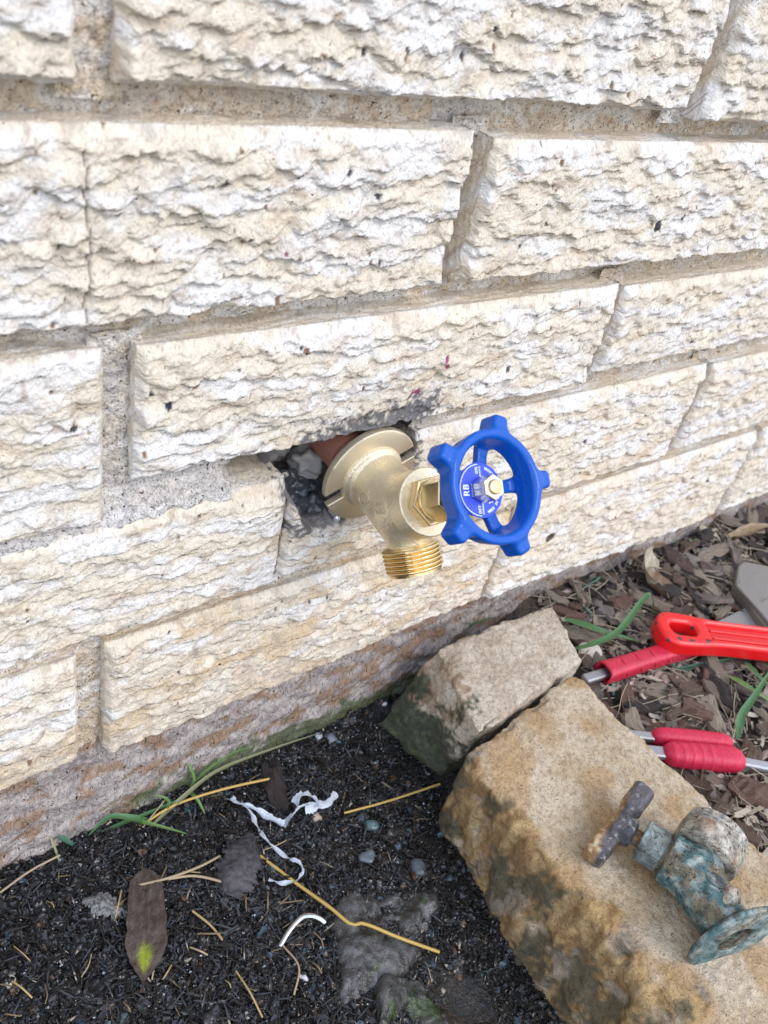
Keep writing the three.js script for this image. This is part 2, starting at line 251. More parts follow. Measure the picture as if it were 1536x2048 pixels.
const bricks = [
  // course above the frame, then courses 1 to 5
  [-0.27, 0.0, 0.447, 0.512, { seed: 41, res: 0.0014 }], [0.011, 0.27, 0.447, 0.512, { seed: 42, res: 0.0014 }],
  [-0.40, -0.1345, 0.3675, 0.437, { seed: 1, amp: 1.0, white: 0.1 }], [-0.1225, 0.1365, 0.3675, 0.437, { seed: 2, amp: 1.25, fine: 0.8, white: 0.18 }], [0.1455, 0.40, 0.364, 0.437, { seed: 3, white: 0.15 }], [0.41, 0.66, 0.364, 0.437, { seed: 43, res: 0.002 }],
  [-0.30, 0.0145, 0.2955, 0.3570, { seed: 4, amp: 1.2, fine: 0.9, white: 0.06, cracks: [{ x: -0.1325, y0: 0.294, y1: 0.352 }] }], [0.0250, 0.277, 0.296, 0.3545, { seed: 5, white: 0.05, marks: [[0.146, 0.317, 0.0024, [0.05, 0.05, 0.06]]] }], [0.286, 0.55, 0.296, 0.352, { seed: 6 }],
  [-0.40, -0.1265, 0.212, 0.2860, { seed: 7, white: 0.1, amp: 0.8 }],
  [-0.1155, 0.1375, 0.2290, 0.2855, { seed: 8, z: 0.001, fine: 1.1, stain: (x, y) => 0.22 * ss(0.06, 0.0, Math.hypot(x - 0.0, (y - 0.25) * 1.4)), grime: (x, y) => 0.75 * ss(0.017, 0.0, Math.abs(y - 0.231 - 0.10 * Math.max(0, x + 0.03)) ) * ss(-0.055, -0.03, x) * ss(0.045, 0.02, x), marks: [[-0.1035, 0.262, 0.0016, [0.03, 0.03, 0.06]], [0.028, 0.262, 0.0013, [0.42, 0.08, 0.2]], [0.0295, 0.258, 0.0011, [0.42, 0.08, 0.2]], [0.016, 0.2465, 0.0016, [0.42, 0.08, 0.2]], [0.013, 0.2462, 0.0010, [0.42, 0.08, 0.2]]], spots: 2400 }],
  [0.1450, 0.40, 0.2325, 0.2830, { seed: 9, fine: 1.2 }], [0.41, 0.66, 0.233, 0.282, { seed: 44, fine: 1.2, res: 0.0016 }],
  [-0.31, -0.0435, 0.1490, 0.2085, { seed: 10, fine: 1.35, amp: 0.9, smoothTop: 0.012, top: (x) => -0.007 * ss(-0.078, -0.062, x + 0.004 * N(x * 200, 1, 1)), grime: (x, y) => 0.42 * ss(0.01, 0, Math.abs(x + 0.0435)) * ss(0.18, 0.2, y) }],
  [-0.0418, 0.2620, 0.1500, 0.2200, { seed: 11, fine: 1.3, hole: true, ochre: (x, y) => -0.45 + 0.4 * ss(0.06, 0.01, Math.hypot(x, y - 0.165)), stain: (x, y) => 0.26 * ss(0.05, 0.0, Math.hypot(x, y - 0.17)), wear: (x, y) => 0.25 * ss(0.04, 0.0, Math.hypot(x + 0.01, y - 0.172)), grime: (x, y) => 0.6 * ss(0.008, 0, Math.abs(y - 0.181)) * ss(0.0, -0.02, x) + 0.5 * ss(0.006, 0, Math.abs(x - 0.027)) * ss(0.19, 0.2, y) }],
  [0.2705, 0.530, 0.1520, 0.2185, { seed: 12, fine: 1.3 }], [0.54, 0.80, 0.153, 0.218, { seed: 45, fine: 1.3, res: 0.0016 }],
  [-0.40, -0.1385, 0.0680, 0.1390, { seed: 13, fine: 1.3, amp: 0.9, ochre: (x, y) => -0.3 + 0.85 * ss(0.100, 0.086, y + 0.01 * N(x * 40, 1, 1)), wear: (x, y) => 0.42 * ss(0.096, 0.08, y) }],
  [-0.1260, 0.1200, 0.0640, 0.1415, { seed: 14, fine: 1.35, amp: 0.85, bottom: (x) => lerp(-0.001, 0.006, ss(-0.06, 0.1, x)), ochre: (x, y) => -0.02, stain: (x, y) => 0.2, wear: (x, y) => 0.14 + 0.3 * ss(0.095, 0.072, y), white: -0.12 }],
  [0.1262, 0.3860, 0.0640, 0.1420, { seed: 15, fine: 1.35, bottom: (x) => lerp(0.002, -0.006, ss(0.14, 0.3, x)), marks: [[0.168, 0.108, 0.0035, [0.09, 0.07, 0.05]]] }], [0.396, 0.650, 0.058, 0.141, { seed: 16, fine: 1.3 }], [0.66, 0.92, 0.056, 0.141, { seed: 46, fine: 1.3, res: 0.002 }],
];
for (const [x0, x1, y0, y1, o] of bricks) { const g = makeBrick(x0, x1, y0, y1, o); mesh('brick', o.hole ? metricUV(g, 0.05) : g, brickMat, wall); }

// mortar: sandy strips set back between the bricks
const SAND = [0.70, 0.58, 0.43], ASH = [0.59, 0.555, 0.52], PALE = [0.77, 0.70, 0.60];
function sandColour(x, y, s, ash) {
  let c = mix3(SAND, ASH, Math.min(1, Math.max(0, ash + 0.8 * N(x * 40, y * 60, s)))); c = mix3(c, PALE, ss(0.0, 0.4, N(x * 170, y * 170, s + 4)));
  if (N(x * 230, y * 230, s + 30) > 0.5) c = mix3(c, RUST, 0.5); return mix3(c, WHITE, 0.7 * ss(0.12, 0.3, N(x * 34, y * 90, s + 60) + 0.4 * N(x * 200, y * 200, s + 61)));
}
function joint(name, x0, x1, y0, y1, zf, o = {}) {
  const res = o.res ?? (x0 > 0.2 ? 0.0013 : 0.0009), nx = Math.round((x1 - x0) / res), ny = Math.max(4, Math.round((y1 - y0) / res)), s = o.seed ?? 1;
  const jg = grid(nx, ny, (i, j) => {
    const x = x0 + (x1 - x0) * i / nx, y = y0 + (y1 - y0) * j / ny;
    let z = zf(x, y) + 0.0012 * N(x * 330, y * 330, s) + 0.0012 * N(x * 140, y * 140, s + 2) + 0.0014 * N(x * 40, y * 60, s + 5) + 0.0009 * Math.max(0, N(x * 700, y * 700, s + 8));
    const c = o.colour ? o.colour(x, y) : sandColour(x, y, s, o.ash ?? 0);
    return [x, y, z, c[0], c[1], c[2]];
  });
  return mesh(name, metricUV(jg, 0.05), mortarMat, wall);
}
const flat = (z) => () => z;
joint('bed_joint', -0.40, 0.66, 0.432, 0.452, flat(-0.013), { seed: 20, res: 0.002 });
joint('bed_joint', -0.30, 0.0, 0.352, 0.373, (x, y) => -0.0150 + 0.004 * ss(0.35, 0.36, y), { seed: 21, ash: 0.15 }); joint('bed_joint', 0.0, 0.60, 0.350, 0.372, flat(-0.0145), { seed: 22, ash: -0.1 });
joint('bed_joint', -0.30, -0.09, 0.278, 0.301, (x, y) => -0.0130 + 0.006 * ss(-0.155, -0.12, x) * ss(-0.10, -0.12, x), { seed: 23, ash: 0.2 }); joint('bed_joint', -0.09, 0.60, 0.280, 0.300, flat(-0.0135), { seed: 24, ash: 0.1 });
const digL = (x, y) => 0.030 * ss(0.0, 0.5, 1.25 - Math.hypot((x + 0.052) / 0.018, (y - 0.2155) / 0.0140) + 0.3 * N(x * 120, y * 120, 2));   // mortar raked out beside the tap
joint('bed_joint', -0.30, -0.0415, 0.198, 0.236, (x, y) => { const t = ss(0.232, 0.204, y); return -0.0075 + 0.0085 * t - 0.010 * ss(0.208, 0.199, y) - digL(x, y); }, { seed: 25, res: 0.0008, colour: (x, y) => { let c = sandColour(x, y, 25, 0.95); return mix3(c, [0.68, 0.655, 0.63], 0.45); } });
joint('bed_joint', 0.024, 0.80, 0.214, 0.240, (x, y) => -0.0105 + 0.0055 * ss(0.20, 0.03, x), { seed: 26, ash: 0.4 });
joint('bed_joint', -0.30, -0.03, 0.134, 0.156, (x, y) => -0.0085 + 0.004 * ss(0.156, 0.140, y), { seed: 27, ash: 0.35 }); joint('bed_joint', -0.03, 0.85, 0.134, 0.158, (x, y) => -0.0080 + 0.004 * ss(0.14, 0.04, x), { seed: 28, ash: 0.25 });
for (const [x, y0, y1, z, ash, s] of [[-0.1285, 0.362, 0.44, -0.006, 0.3, 50], [0.141, 0.36, 0.44, -0.009, -0.2, 51], [0.405, 0.36, 0.44, -0.009, 0, 52], [0.0198, 0.290, 0.360, -0.0105, 0.35, 53], [0.2815, 0.29, 0.36, -0.01, 0.2, 54], [-0.121, 0.205, 0.29, -0.0048, 0.8, 55], [0.141, 0.226, 0.29, -0.0085, 0.2, 56], [0.405, 0.226, 0.29, -0.009, 0.2, 57], [0.2662, 0.145, 0.224, -0.0085, 0.1, 58], [0.535, 0.145, 0.224, -0.0085, 0.1, 59], [-0.1322, 0.062, 0.145, -0.0055, -0.35, 60], [0.1231, 0.062, 0.145, -0.004, 0.2, 61], [0.391, 0.058, 0.145, -0.007, 0.1, 62], [0.655, 0.058, 0.145, -0.007, 0.1, 63]])
  joint('head_joint', x - 0.0095, x + 0.0095, y0, y1, flat(z), { seed: s, ash, res: x > 0.2 ? 0.0014 : 0.0009 });
// raw cavity behind the tap
{
  const g = grid(110, 80, (i, j) => {
    const x = -0.048 + 0.088 * i / 110, y = 0.168 + 0.066 * j / 80, e = Math.min(i, 110 - i) / 55, q = Math.min(j, 80 - j) / 40;
    let z = -0.010 - 0.052 * Math.min(1, Math.pow(Math.min(e, q) * 2.6, 0.7)); z += 0.008 * N(x * 60, y * 60, 44) + 0.005 * N(x * 130, y * 130, 4) + 0.0016 * N(x * 420, y * 420, 9);
    const c = mix3([0.26, 0.255, 0.25], [0.40, 0.385, 0.36], ss(-0.2, 0.35, N(x * 110, y * 110, 31) + 0.4 * N(x * 400, y * 400, 3)));
    return [x, y, z - 0.004, c[0], c[1], c[2]];
  }); mesh('cavity_lining', g, std({ vertexColors: true, roughness: 0.7, bumpMap: grainTex, bumpScale: 0.001 }), wall);
}
// rough rendered footing under the lowest course
{
  const nx = 900, ny = 80, x0 = -0.40, x1 = 0.92;
  const g = grid(nx, ny, (i, j) => {
    const x = x0 + (x1 - x0) * i / nx, y = -0.03 + 0.114 * j / ny, t = ss(0.075, 0.0, y);
    let z = -0.0055 + 0.0095 * t + 0.0022 * N(x * 45, y * 80, 3) + 0.0012 * N(x * 170, y * 220, 8) + 0.0007 * N(x * 520, y * 520, 2) - 0.006 * ss(0.066, 0.076, y);
    let c = mix3([0.36, 0.31, 0.295], [0.52, 0.46, 0.42], ss(-0.3, 0.4, N(x * 90, y * 160, 5) + 0.5 * N(x * 400, y * 500, 2)));
    c = mix3(c, [0.30, 0.18, 0.10], 0.8 * ss(0.10, 0.34, N(x * 60, y * 110, 17) + 0.45 * N(x * 260, y * 300, 11) + 0.24 * ss(-0.02, 0.05, x) * ss(0.13, 0.09, x)));
    const alg = ss(0.16, 0.40, 0.9 * ss(0.030, 0.004, y + 0.010 * N(x * 40, 2, 1)) * ss(-0.17, -0.06, x) * ss(0.16, 0.08, x) + 0.5 * N(x * 120, y * 140, 21) + 0.25 * N(x * 500, y * 500, 22) - 0.12); c = mix3(c, [0.075, 0.105, 0.035], alg * 0.85);
        return [x, y, z, c[0], c[1], c[2]];
  }); mesh('footing', g, mortarMat, wall).userData.label = 'rough grey and brown footing stained green along the soil';
}
// solid core behind the bricks
mesh('wall_core', new THREE.BoxGeometry(6, 2.7, 0.12).translate(0.3, 1.3, -0.145), std({ color: new THREE.Color(0.72, 0.65, 0.54), roughness: 0.95 }), wall);
// ---------------------------------------------------------------- the new brass tap
const U = V(1, 0, 0), S = V(0, 0.71, 0.704).normalize(), O = V(0, -0.77, 0.638).normalize();
const brassCast = std({ color: new THREE.Color(0.76, 0.66, 0.47), metalness: 0.8, roughness: 0.44, bumpMap: castTex, bumpScale: 0.00022 });
const brassTurned = std({ color: new THREE.Color(0.76, 0.60, 0.33), metalness: 1, roughness: 0.24 });
const brassHex = std({ color: new THREE.Color(0.70, 0.53, 0.29), metalness: 0.95, roughness: 0.27 });
{
  const tap = thing('garden_tap', 'new brass outdoor tap with a blue wheel handle fixed to the brick wall', 'tap', V(-0.002, 0.205, 0.0025));
  const g0 = [0, 0, 0.0285], at = (d, l) => [g0[0] + d.x * l, g0[1] + d.y * l, g0[2] + d.z * l];
  // wall flange: a disc with two open screw slots
  const sh = new THREE.Shape(), Rf = 0.0246, a1 = 3.50, hw = 0.0036, dep = 0.0085;
  const pts = []; const slot = (a) => { const c = Math.cos(a), s = Math.sin(a), q = []; const da = Math.asin(hw / Rf), rin = Rf - dep; q.push([Rf * Math.cos(a - da), Rf * Math.sin(a - da)]); for (let k = 0; k <= 8; k++) { const t = -Math.PI / 2 - k / 8 * Math.PI, u = rin + hw * Math.cos(t), v = hw * Math.sin(t); q.push([u * c - v * s, u * s + v * c]); } q.push([Rf * Math.cos(a + da), Rf * Math.sin(a + da)]); return q; };
  const da = Math.asin(hw / Rf) + 0.02;
  for (const a of [a1, a1 + Math.PI]) { pts.push(...slot(a)); for (let k = 1; k < 40; k++) { const t = a + da + (Math.PI - 2 * da) * k / 40; pts.push([Rf * Math.cos(t), Rf * Math.sin(t)]); } }
  pts.forEach(([x, y], i) => sh[i ? 'lineTo' : 'moveTo'](x, y)); sh.closePath();
  const fg = new THREE.ExtrudeGeometry(sh, { depth: 0.0022, bevelEnabled: true, bevelThickness: 0.0009, bevelSize: 0.0009, bevelOffset: -0.0004, bevelSegments: 4 }); fg.translate(0, 0, 0.0009);
  mesh('flange', toCreasedNormals(fg, 0.7), brassCast, tap);
  const body = solid((x, y, z) => {
    let d = cyl(x, y, z, [0, 0, 0.0020], [0, 0, 0.0060], 0.0168, 0.0160, 0.0008);
    d = smin(d, cyl(x, y, z, [0, 0, 0.003], g0, 0.0142, 0.0122, 0.002), 0.003);
    d = smin(d, capsule(x, y, z, [0, 0, 0.020], g0, 0.0128, 0.0135), 0.006);
    d = smin(d, cyl(x, y, z, g0, at(S, 0.014), 0.0128, 0.0128), 0.005);
    d = smin(d, cyl(x, y, z, g0, at(O, 0.0185), 0.0112, 0.0098), 0.007);
    d = smin(d, cyl(x, y, z, at(S, 0.0108), at(S, 0.0205), 0.0152, 0.0152, 0.0007), 0.0008);
    return d;
  }, [0, 0, 0.028], 0.031, 100);
  const vb = mesh('valve_body', body, brassCast, tap); vb.userData.label = 'matt cast brass body';
  // two cast marks on the side of the body
  const marks = new THREE.Group(); marks.name = 'cast_mark';
  const mk = (u, v, shape) => {                                      // find the body's surface along the photo ray, lay the mark on it
    const d = rayDir(u, v).normalize(), o = CAM.clone().sub(tap.position); const rc = new THREE.Raycaster(o, d); const hit = rc.intersectObject(new THREE.Mesh(body, new THREE.MeshBasicMaterial({ side: THREE.DoubleSide })))[0];
    if (!hit) return; const n = hit.face.normal.clone(); if (n.dot(d) > 0) n.negate();
    for (const g of shape()) { const m = mesh('cast_mark', g, brassCast, vb); m.position.copy(hit.point).addScaledVector(n, 0.0001); const right = V(0, -0.75, 0.66); const z = n, x = right.clone().addScaledVector(n, -right.dot(n)).normalize(), y = z.clone().cross(x); m.quaternion.setFromRotationMatrix(new THREE.Matrix4().makeBasis(x, y, z)); }
  };
  const bar = (x0, y0, x1, y1, w = 0.0004) => { const L = Math.hypot(x1 - x0, y1 - y0), g = new THREE.CapsuleGeometry(w, L, 3, 6); g.rotateZ(Math.atan2(y1 - y0, x1 - x0) - Math.PI / 2); g.translate((x0 + x1) / 2, (y0 + y1) / 2, 0); return g; };
  const strokes = (L, w) => mergeGeometries(L.map(q => bar(...q.map(t => t * 0.001), w)));
  mk(728, 997, () => [mergeGeometries([mergeGeometries([new THREE.TorusGeometry(0.0021, 0.00032, 6, 28).scale(1, 1.35, 1), strokes([[-1, 0.9, 0.9, 1.1], [-1, 0.9, -1, -0.2], [-1, -0.2, 0.8, 0.1], [0.8, 0.1, 0.8, -1.2], [0.8, -1.2, -1, -1.3], [0, 1.6, 0, -1.6]], 0.0003)])]).scale(1.3, 1.3, 1.3)]);
  mk(758, 1016, () => [mergeGeometries([mergeGeometries([strokes([[-2, 2.3, 2, 2.3], [-2, 2.3, -2, -1.0], [2, 2.3, 2, -1.0], [-2, -1.0, 0, -3], [2, -1.0, 0, -3], [-1.1, 1.2, -1.1, -1.2], [-1.1, 0, 0.9, 0], [0.9, 1.2, 0.9, -1.2], [-0.1, 1.2, 1.4, 0.3]], 0.00032)])]).scale(1.2, 1.2, 1.2)]);
  // hose thread
  const tp = []; const th0 = 0.0175, pit = 0.00185, nT = 6; tp.push([0.0088, th0 - 0.0012], [0.0122, th0 - 0.0002]); for (let k = 0; k < nT; k++) { const y = th0 + k * pit; tp.push([0.0123, y], [0.0133, y + pit * 0.34], [0.0134, y + pit * 0.5], [0.0133, y + pit * 0.66], [0.0123, y + pit * 0.97]); } tp.push([0.0124, th0 + nT * pit], [0.0121, th0 + nT * pit + 0.0012], [0.0104, th0 + nT * pit + 0.0013], [0.0100, th0 + nT * pit], [0.0098, th0 + 0.002]);
  const tg = toCreasedNormals(lathe(tp, 72), 0.5), thr = mesh('outlet_thread', tg, brassTurned, tap); thr.position.set(...g0); aim(thr, O, U); thr.userData.label = 'shiny threaded hose outlet';
  // gland nut, stem, wheel
  const gl = mesh('gland_nut', hexNut(0.0114, 0.0048), brassHex, tap); gl.position.set(...at(S, 0.0200)); aim(gl, S, V(0.97, 0.1, 0.1));
  const gn = mesh('packing_nut', mergeGeometries([lathe([[0, 0], [0.0088, 0], [0.0092, 0.0006], [0.0092, 0.0015], [0.0088, 0.002], [0, 0.002]], 40).toNonIndexed(), hexNut(0.0096, 0.0125).translate(0, 0.0018, 0)].map(g => { g.deleteAttribute('uv'); return g.index ? g.toNonIndexed() : g; })), brassTurned, tap); gn.position.set(...at(S, 0.0246)); aim(gn, S, V(0.8, 0.4, 0.2));
  const st = mesh('stem', lathe([[0, 0], [0.0037, 0], [0.0037, 0.024], [0, 0.024]], 28), brassTurned, tap); st.position.set(...at(S, 0.036)); aim(st, S, U);
  const angs = [0, 1, 2, 3, 4].map(k => (-6 + 72 * k) * Math.PI / 180);
  const rb = (a, b, c, ha, hb, hc, r) => { const x = Math.abs(a) - ha + r, y = Math.abs(b) - hb + r, z = Math.abs(c) - hc + r; return Math.min(Math.max(x, y, z), 0) + Math.hypot(Math.max(x, 0), Math.max(y, 0), Math.max(z, 0)) - r; };
  const blue = phys({ color: new THREE.Color(0.0, 0.085, 0.44), roughness: 0.4, specularIntensity: 0.45, clearcoat: 0.3, clearcoatRoughness: 0.06, bumpMap: castTex, bumpScale: 0.00014 });
  const wg = solid((x, y, z) => {
    const r = Math.hypot(x, z); const rr = r - 0.0202 - 0.14 * y, q = rb(rr, y, 0, 0.0020, 0.0052, 1, 0.0017); let d = q, sp = 1;
    for (const a of angs) {
      const c = Math.cos(a), s = -Math.sin(a), u = x * c + z * s, v = -x * s + z * c; if (u < -0.004) continue;
      const w = lerp(0.0046, 0.0034, Math.min(1, Math.max(0, (u - 0.02) / 0.009)));
      d = smin(d, rb(u - 0.0245, v, y + 0.0004, 0.0044, w, 0.0050, 0.0019), 0.0026);
      sp = Math.min(sp, rb(u - 0.0125, v, y + 0.0078, 0.0078, 0.0028, 0.0017, 0.0012));
    }
    sp = smin(sp, cyl(x, y, z, [0, -0.0112, 0], [0, -0.0066, 0], 0.0098, 0.0098, 0.0006), 0.0024);
    return smin(d, sp, 0.0040);
  }, [0, -0.001, 0], 0.0318, 120);
  const wheel = mesh('handwheel', wg, blue, tap); wheel.position.set(...at(S, 0.0610)); aim(wheel, S, U); wheel.userData.label = 'glossy blue five-lobed wheel handle';
  // printed disc
  const cv = document.createElement('canvas'); cv.width = cv.height = 512; const c = cv.getContext('2d');
  c.fillStyle = '#0a3fd6'; c.fillRect(0, 0, 512, 512); c.translate(256, 256); c.fillStyle = c.strokeStyle = '#eef4ff'; c.lineWidth = 7;
  c.beginPath(); c.arc(0, 0, 240, Math.PI * 1.02, Math.PI * 1.98); c.stroke(); c.textAlign = 'center'; c.textBaseline = 'middle';
  c.font = 'bold 92px sans-serif'; c.fillText('RB', 0, -172); c.font = 'bold 20px sans-serif'; for (let k = -4; k <= 4; k++) { c.fillRect(k * 14 - 4, -112, 8, 12); }
  c.font = 'bold 44px sans-serif'; c.fillText('ON', 184, -34); c.fillText('OFF', -180, -34); c.font = 'bold 27px sans-serif'; c.fillText('ABIERTO', 166, 6); c.fillText('CERRADO', -166, 6);
  c.font = 'bold 38px sans-serif'; c.save(); [...'MADE IN / HECHO EN CHINA'].forEach((ch, i, s) => { const a = (i - (s.length - 1) / 2) * 0.106; c.save(); c.rotate(-a); c.translate(0, 214); c.fillText(ch, 0, 0); c.restore(); }); c.restore();
  c.lineWidth = 9; c.beginPath(); c.arc(0, 0, 140, Math.PI * 0.22, Math.PI * 0.78); c.stroke(); c.beginPath(); c.moveTo(-128, 78); c.lineTo(-74, 98); c.lineTo(-110, 138); c.closePath(); c.fill();
  const tx = new THREE.CanvasTexture(cv); tx.colorSpace = THREE.SRGBColorSpace; tx.anisotropy = 8;
  const disc = mesh('label_disc', new THREE.CylinderGeometry(0.0111, 0.0111, 0.0003, 64).translate(0, 0.0002, 0), phys({ color: new THREE.Color(0.01, 0.05, 0.6), roughness: 0.4 }), wheel); disc.position.y = -0.0062;
  const print = mesh('printed_face', new THREE.CircleGeometry(0.0110, 64).rotateX(-Math.PI / 2).rotateY(78 * Math.PI / 180), phys({ map: tx, roughness: 0.35, clearcoat: 0.5 }), wheel); print.position.y = -0.0057; print.userData.label = 'blue disc printed with white lettering';
  const nut = mesh('wheel_nut', hexNut(0.0053, 0.0082, 0, 0.0006).rotateY(0.35), std({ color: new THREE.Color(0.80, 0.70, 0.50), metalness: 1, roughness: 0.22 }), wheel); nut.position.y = -0.0056;
  mesh('stem_tip', lathe([[0, 0], [0.0030, 0], [0.0030, 0.0006], [0.0026, 0.0012], [0.0010, 0.0013], [0, 0.0011]], 32), brassHex, wheel).position.y = 0.0025;
}
// copper stub behind the flange, and a drop of water hanging under it
{
  const p = thing('copper_pipe', 'dull copper water pipe in the hole behind the flange of the brass tap', 'pipe', V(-0.010, 0.213, -0.075));
  mesh('tube', lathe([[0.0085, 0], [0.0110, 0], [0.0112, 0.074], [0.0085, 0.074]], 40).rotateX(Math.PI / 2), std({ color: new THREE.Color(0.36, 0.16, 0.11), metalness: 0.25, roughness: 0.6, bumpMap: castTex, bumpScale: 0.0003 }), p);
  const q = pw(674, 1036, 0.004); const d = tag(mesh('screw_tip', mergeGeometries([new THREE.SphereGeometry(0.0017, 14, 10).scale(1, 1.3, 1), new THREE.CylinderGeometry(0.0012, 0.0014, 0.006, 12).rotateX(Math.PI / 2).translate(0, 0.0006, -0.003)]), std({ color: new THREE.Color(0.75, 0.76, 0.78), metalness: 0.6, roughness: 0.25 })), 'small bright screw end poking out of the brick below the tap flange', 'screw'); d.position.copy(q);
}
// loose rubble and wet mud in the hole
{
  const r = rng(77), wet = std({ color: new THREE.Color(0.05, 0.055, 0.065), roughness: 0.22 }), dry = std({ color: new THREE.Color(0.30, 0.29, 0.28), roughness: 0.9, bumpMap: grainTex, bumpScale: 0.001 });
  for (const [x, y, z, s, m] of [[-0.034, 0.1868, -0.008, 0.0068, wet], [-0.024, 0.1858, -0.006, 0.0055, wet], [-0.029, 0.1925, -0.014, 0.0066, wet], [-0.0215, 0.1905, -0.013, 0.0048, wet], [-0.037, 0.1935, -0.016, 0.0058, wet], [-0.030, 0.2130, -0.030, 0.0105, dry], [-0.021, 0.2010, -0.020, 0.0085, dry], [-0.034, 0.2030, -0.034, 0.009, dry]]) {
    const g = new THREE.IcosahedronGeometry(s, 5), p = g.attributes.position; for (let i = 0; i < p.count; i++) { const v = V().fromBufferAttribute(p, i), k = 1 + 0.7 * N(v.x / s * 1.3 + x * 900, v.y / s * 1.3, v.z / s * 1.3 + y * 700) + 0.25 * N(v.x / s * 3, v.y / s * 3, v.z / s * 3); p.setXYZ(i, v.x * k, v.y * k * 0.85, v.z * k); }
    const gg = mergeVertices(g.deleteAttribute('normal').deleteAttribute('uv')); gg.computeVertexNormals();
    const o = mesh('mud_lump', gg, m); if (m === dry) { o.name = numbered('mortar_chunk'); tag(o, 'grey mortar chunk inside the hole beside the copper pipe', 'rubble', 'mortar chunks in the wall hole'); } else tag(o, 'glossy black wet mud lump in the bottom of the wall hole', 'mud', 'wet mud lumps in the wall hole'); o.position.set(x, y, z);
  }
}
// ---------------------------------------------------------------- ground: wet black soil left, bark mulch right
const PUD = px(945, 2000, 0);
function gh(x, z) {
  const lift = 0.036 * ss(0.085, 0.185, x) - 0.004 * ss(0.25, 0.5, x);
  const dip = -0.0085 * ss(0.045, 0.012, Math.hypot(x - PUD.x, (z - PUD.z) * 1.1));
  return lift + dip + 0.0035 * N(x * 18, z * 18, 5) + 0.0016 * N(x * 60, z * 60, 6) + 0.004 * ss(0.02, 0.0, z);
}
function pg(u, v, h = 0) { let p = px(u, v, 0.02); for (let k = 0; k < 8; k++) p = px(u, v, gh(p.x, p.z) + h); return p; }   // photo pixel -> point h above the ground
{
  const axis = (a, b, step, far) => { const L = []; for (let x = a; x <= b + 1e-6; x += step) L.push(x); let s = step; let p = a; const pre = []; while (p > -far) { s *= 1.35; p -= s; pre.unshift(p); } s = step; p = L[L.length - 1]; while (p < far) { s *= 1.35; p += s; L.push(p); } return pre.concat(L); };
  const X = axis(-0.26, 0.62, 0.0014, 30), Z0 = axis(-0.015, 0.27, 0.0014, 30);
  const g = grid(X.length - 1, Z0.length - 1, (i, j) => {
    const x = X[i], z = Z0[j], m = ss(0.11, 0.17, x + 0.02 * N(x * 40, z * 40, 2)), near = ss(1.2, 0.5, Math.hypot(x - 0.1, z - 0.1));
    let y = gh(x, z) + near * (0.0016 * N(x * 170, z * 170, 3) + 0.0014 * Math.abs(N(x * 330, z * 330, 7)) + 0.0008 * N(x * 620, z * 620, 1));
    let c = mix3([0.014, 0.0135, 0.0135], [0.036, 0.030, 0.026], ss(-0.3, 0.4, N(x * 90, z * 90, 9) + 0.4 * N(x * 400, z * 400, 2)));
    c = mix3(c, mix3([0.035, 0.024, 0.018], [0.09, 0.062, 0.045], ss(-0.3, 0.4, N(x * 150, z * 150, 12))), m);
    return [x, y, z, c[0], c[1], c[2]];
  }, 0.05, true, (i, j, q) => [q[0] / 0.05, q[2] / 0.05]);
  const gm = mesh('ground', g, std({ vertexColors: true, roughness: 0.16, bumpMap: grainTex, bumpScale: 0.0014 })); gm.userData.kind = 'structure'; gm.userData.label = 'wet black soil and bark mulch along the wall';
  const w = grid(60, 60, (i, j) => { const a = i / 60 * TAU, r = 0.046 * j / 60; return [PUD.x + Math.cos(a) * r, -0.0035 + 0.00015 * N(a * 3, j * 0.3, 1), PUD.z + Math.sin(a) * r * 0.8]; }, 0.05, true);
  const wm = mesh('puddle', w, phys({ color: new THREE.Color(1, 1, 1), roughness: 0.02, transmission: 1, ior: 1.33, thickness: 0 })); wm.userData.kind = 'structure'; wm.userData.label = 'thin puddle of water on the soil beside the sandstone block';
}
// ---------------------------------------------------------------- sandstone blocks
// corners: [x0y0z0, x1y0z0, x1y0z1, x0y0z1, then the same four on top]
function rock(corners, seg, half, round, disp, col) {
  const q = new THREE.BoxGeometry(2, 2, 2, ...seg); q.deleteAttribute('uv'); q.deleteAttribute('normal'); const g = mergeVertices(q, 1e-5), p = g.attributes.position;
  const C = corners.map(c => V(...c));
  for (let i = 0; i < p.count; i++) {
    const m = [p.getX(i) * half[0], p.getY(i) * half[1], p.getZ(i) * half[2]], k = m.map((t, a) => Math.max(-(half[a] - round), Math.min(half[a] - round, t))), d = V(m[0] - k[0], m[1] - k[1], m[2] - k[2]).normalize().multiplyScalar(round);
    const u = ((k[0] + d.x) / half[0] + 1) / 2, v = ((k[1] + d.y) / half[1] + 1) / 2, w = ((k[2] + d.z) / half[2] + 1) / 2;
    const bot = V().addScaledVector(C[0], (1 - u) * (1 - w)).addScaledVector(C[1], u * (1 - w)).addScaledVector(C[2], u * w).addScaledVector(C[3], (1 - u) * w), top = V().addScaledVector(C[4], (1 - u) * (1 - w)).addScaledVector(C[5], u * (1 - w)).addScaledVector(C[6], u * w).addScaledVector(C[7], (1 - u) * w);
    bot.lerp(top, v); p.setXYZ(i, bot.x, bot.y, bot.z);
  }
  g.computeVertexNormals(); const n = g.attributes.normal, c = new Float32Array(p.count * 3), P = [];
  for (let i = 0; i < p.count; i++) { const v = V().fromBufferAttribute(p, i), nn = V().fromBufferAttribute(n, i), t = disp(v, nn), cc = col(v, nn); P.push(v.clone().addScaledVector(nn, t)); c[i * 3] = cc[0]; c[i * 3 + 1] = cc[1]; c[i * 3 + 2] = cc[2]; }
  P.forEach((v, i) => p.setXYZ(i, v.x, v.y, v.z)); g.setAttribute('color', new THREE.BufferAttribute(c, 3)); g.computeVertexNormals(); return metricUV(g, 0.05);
}
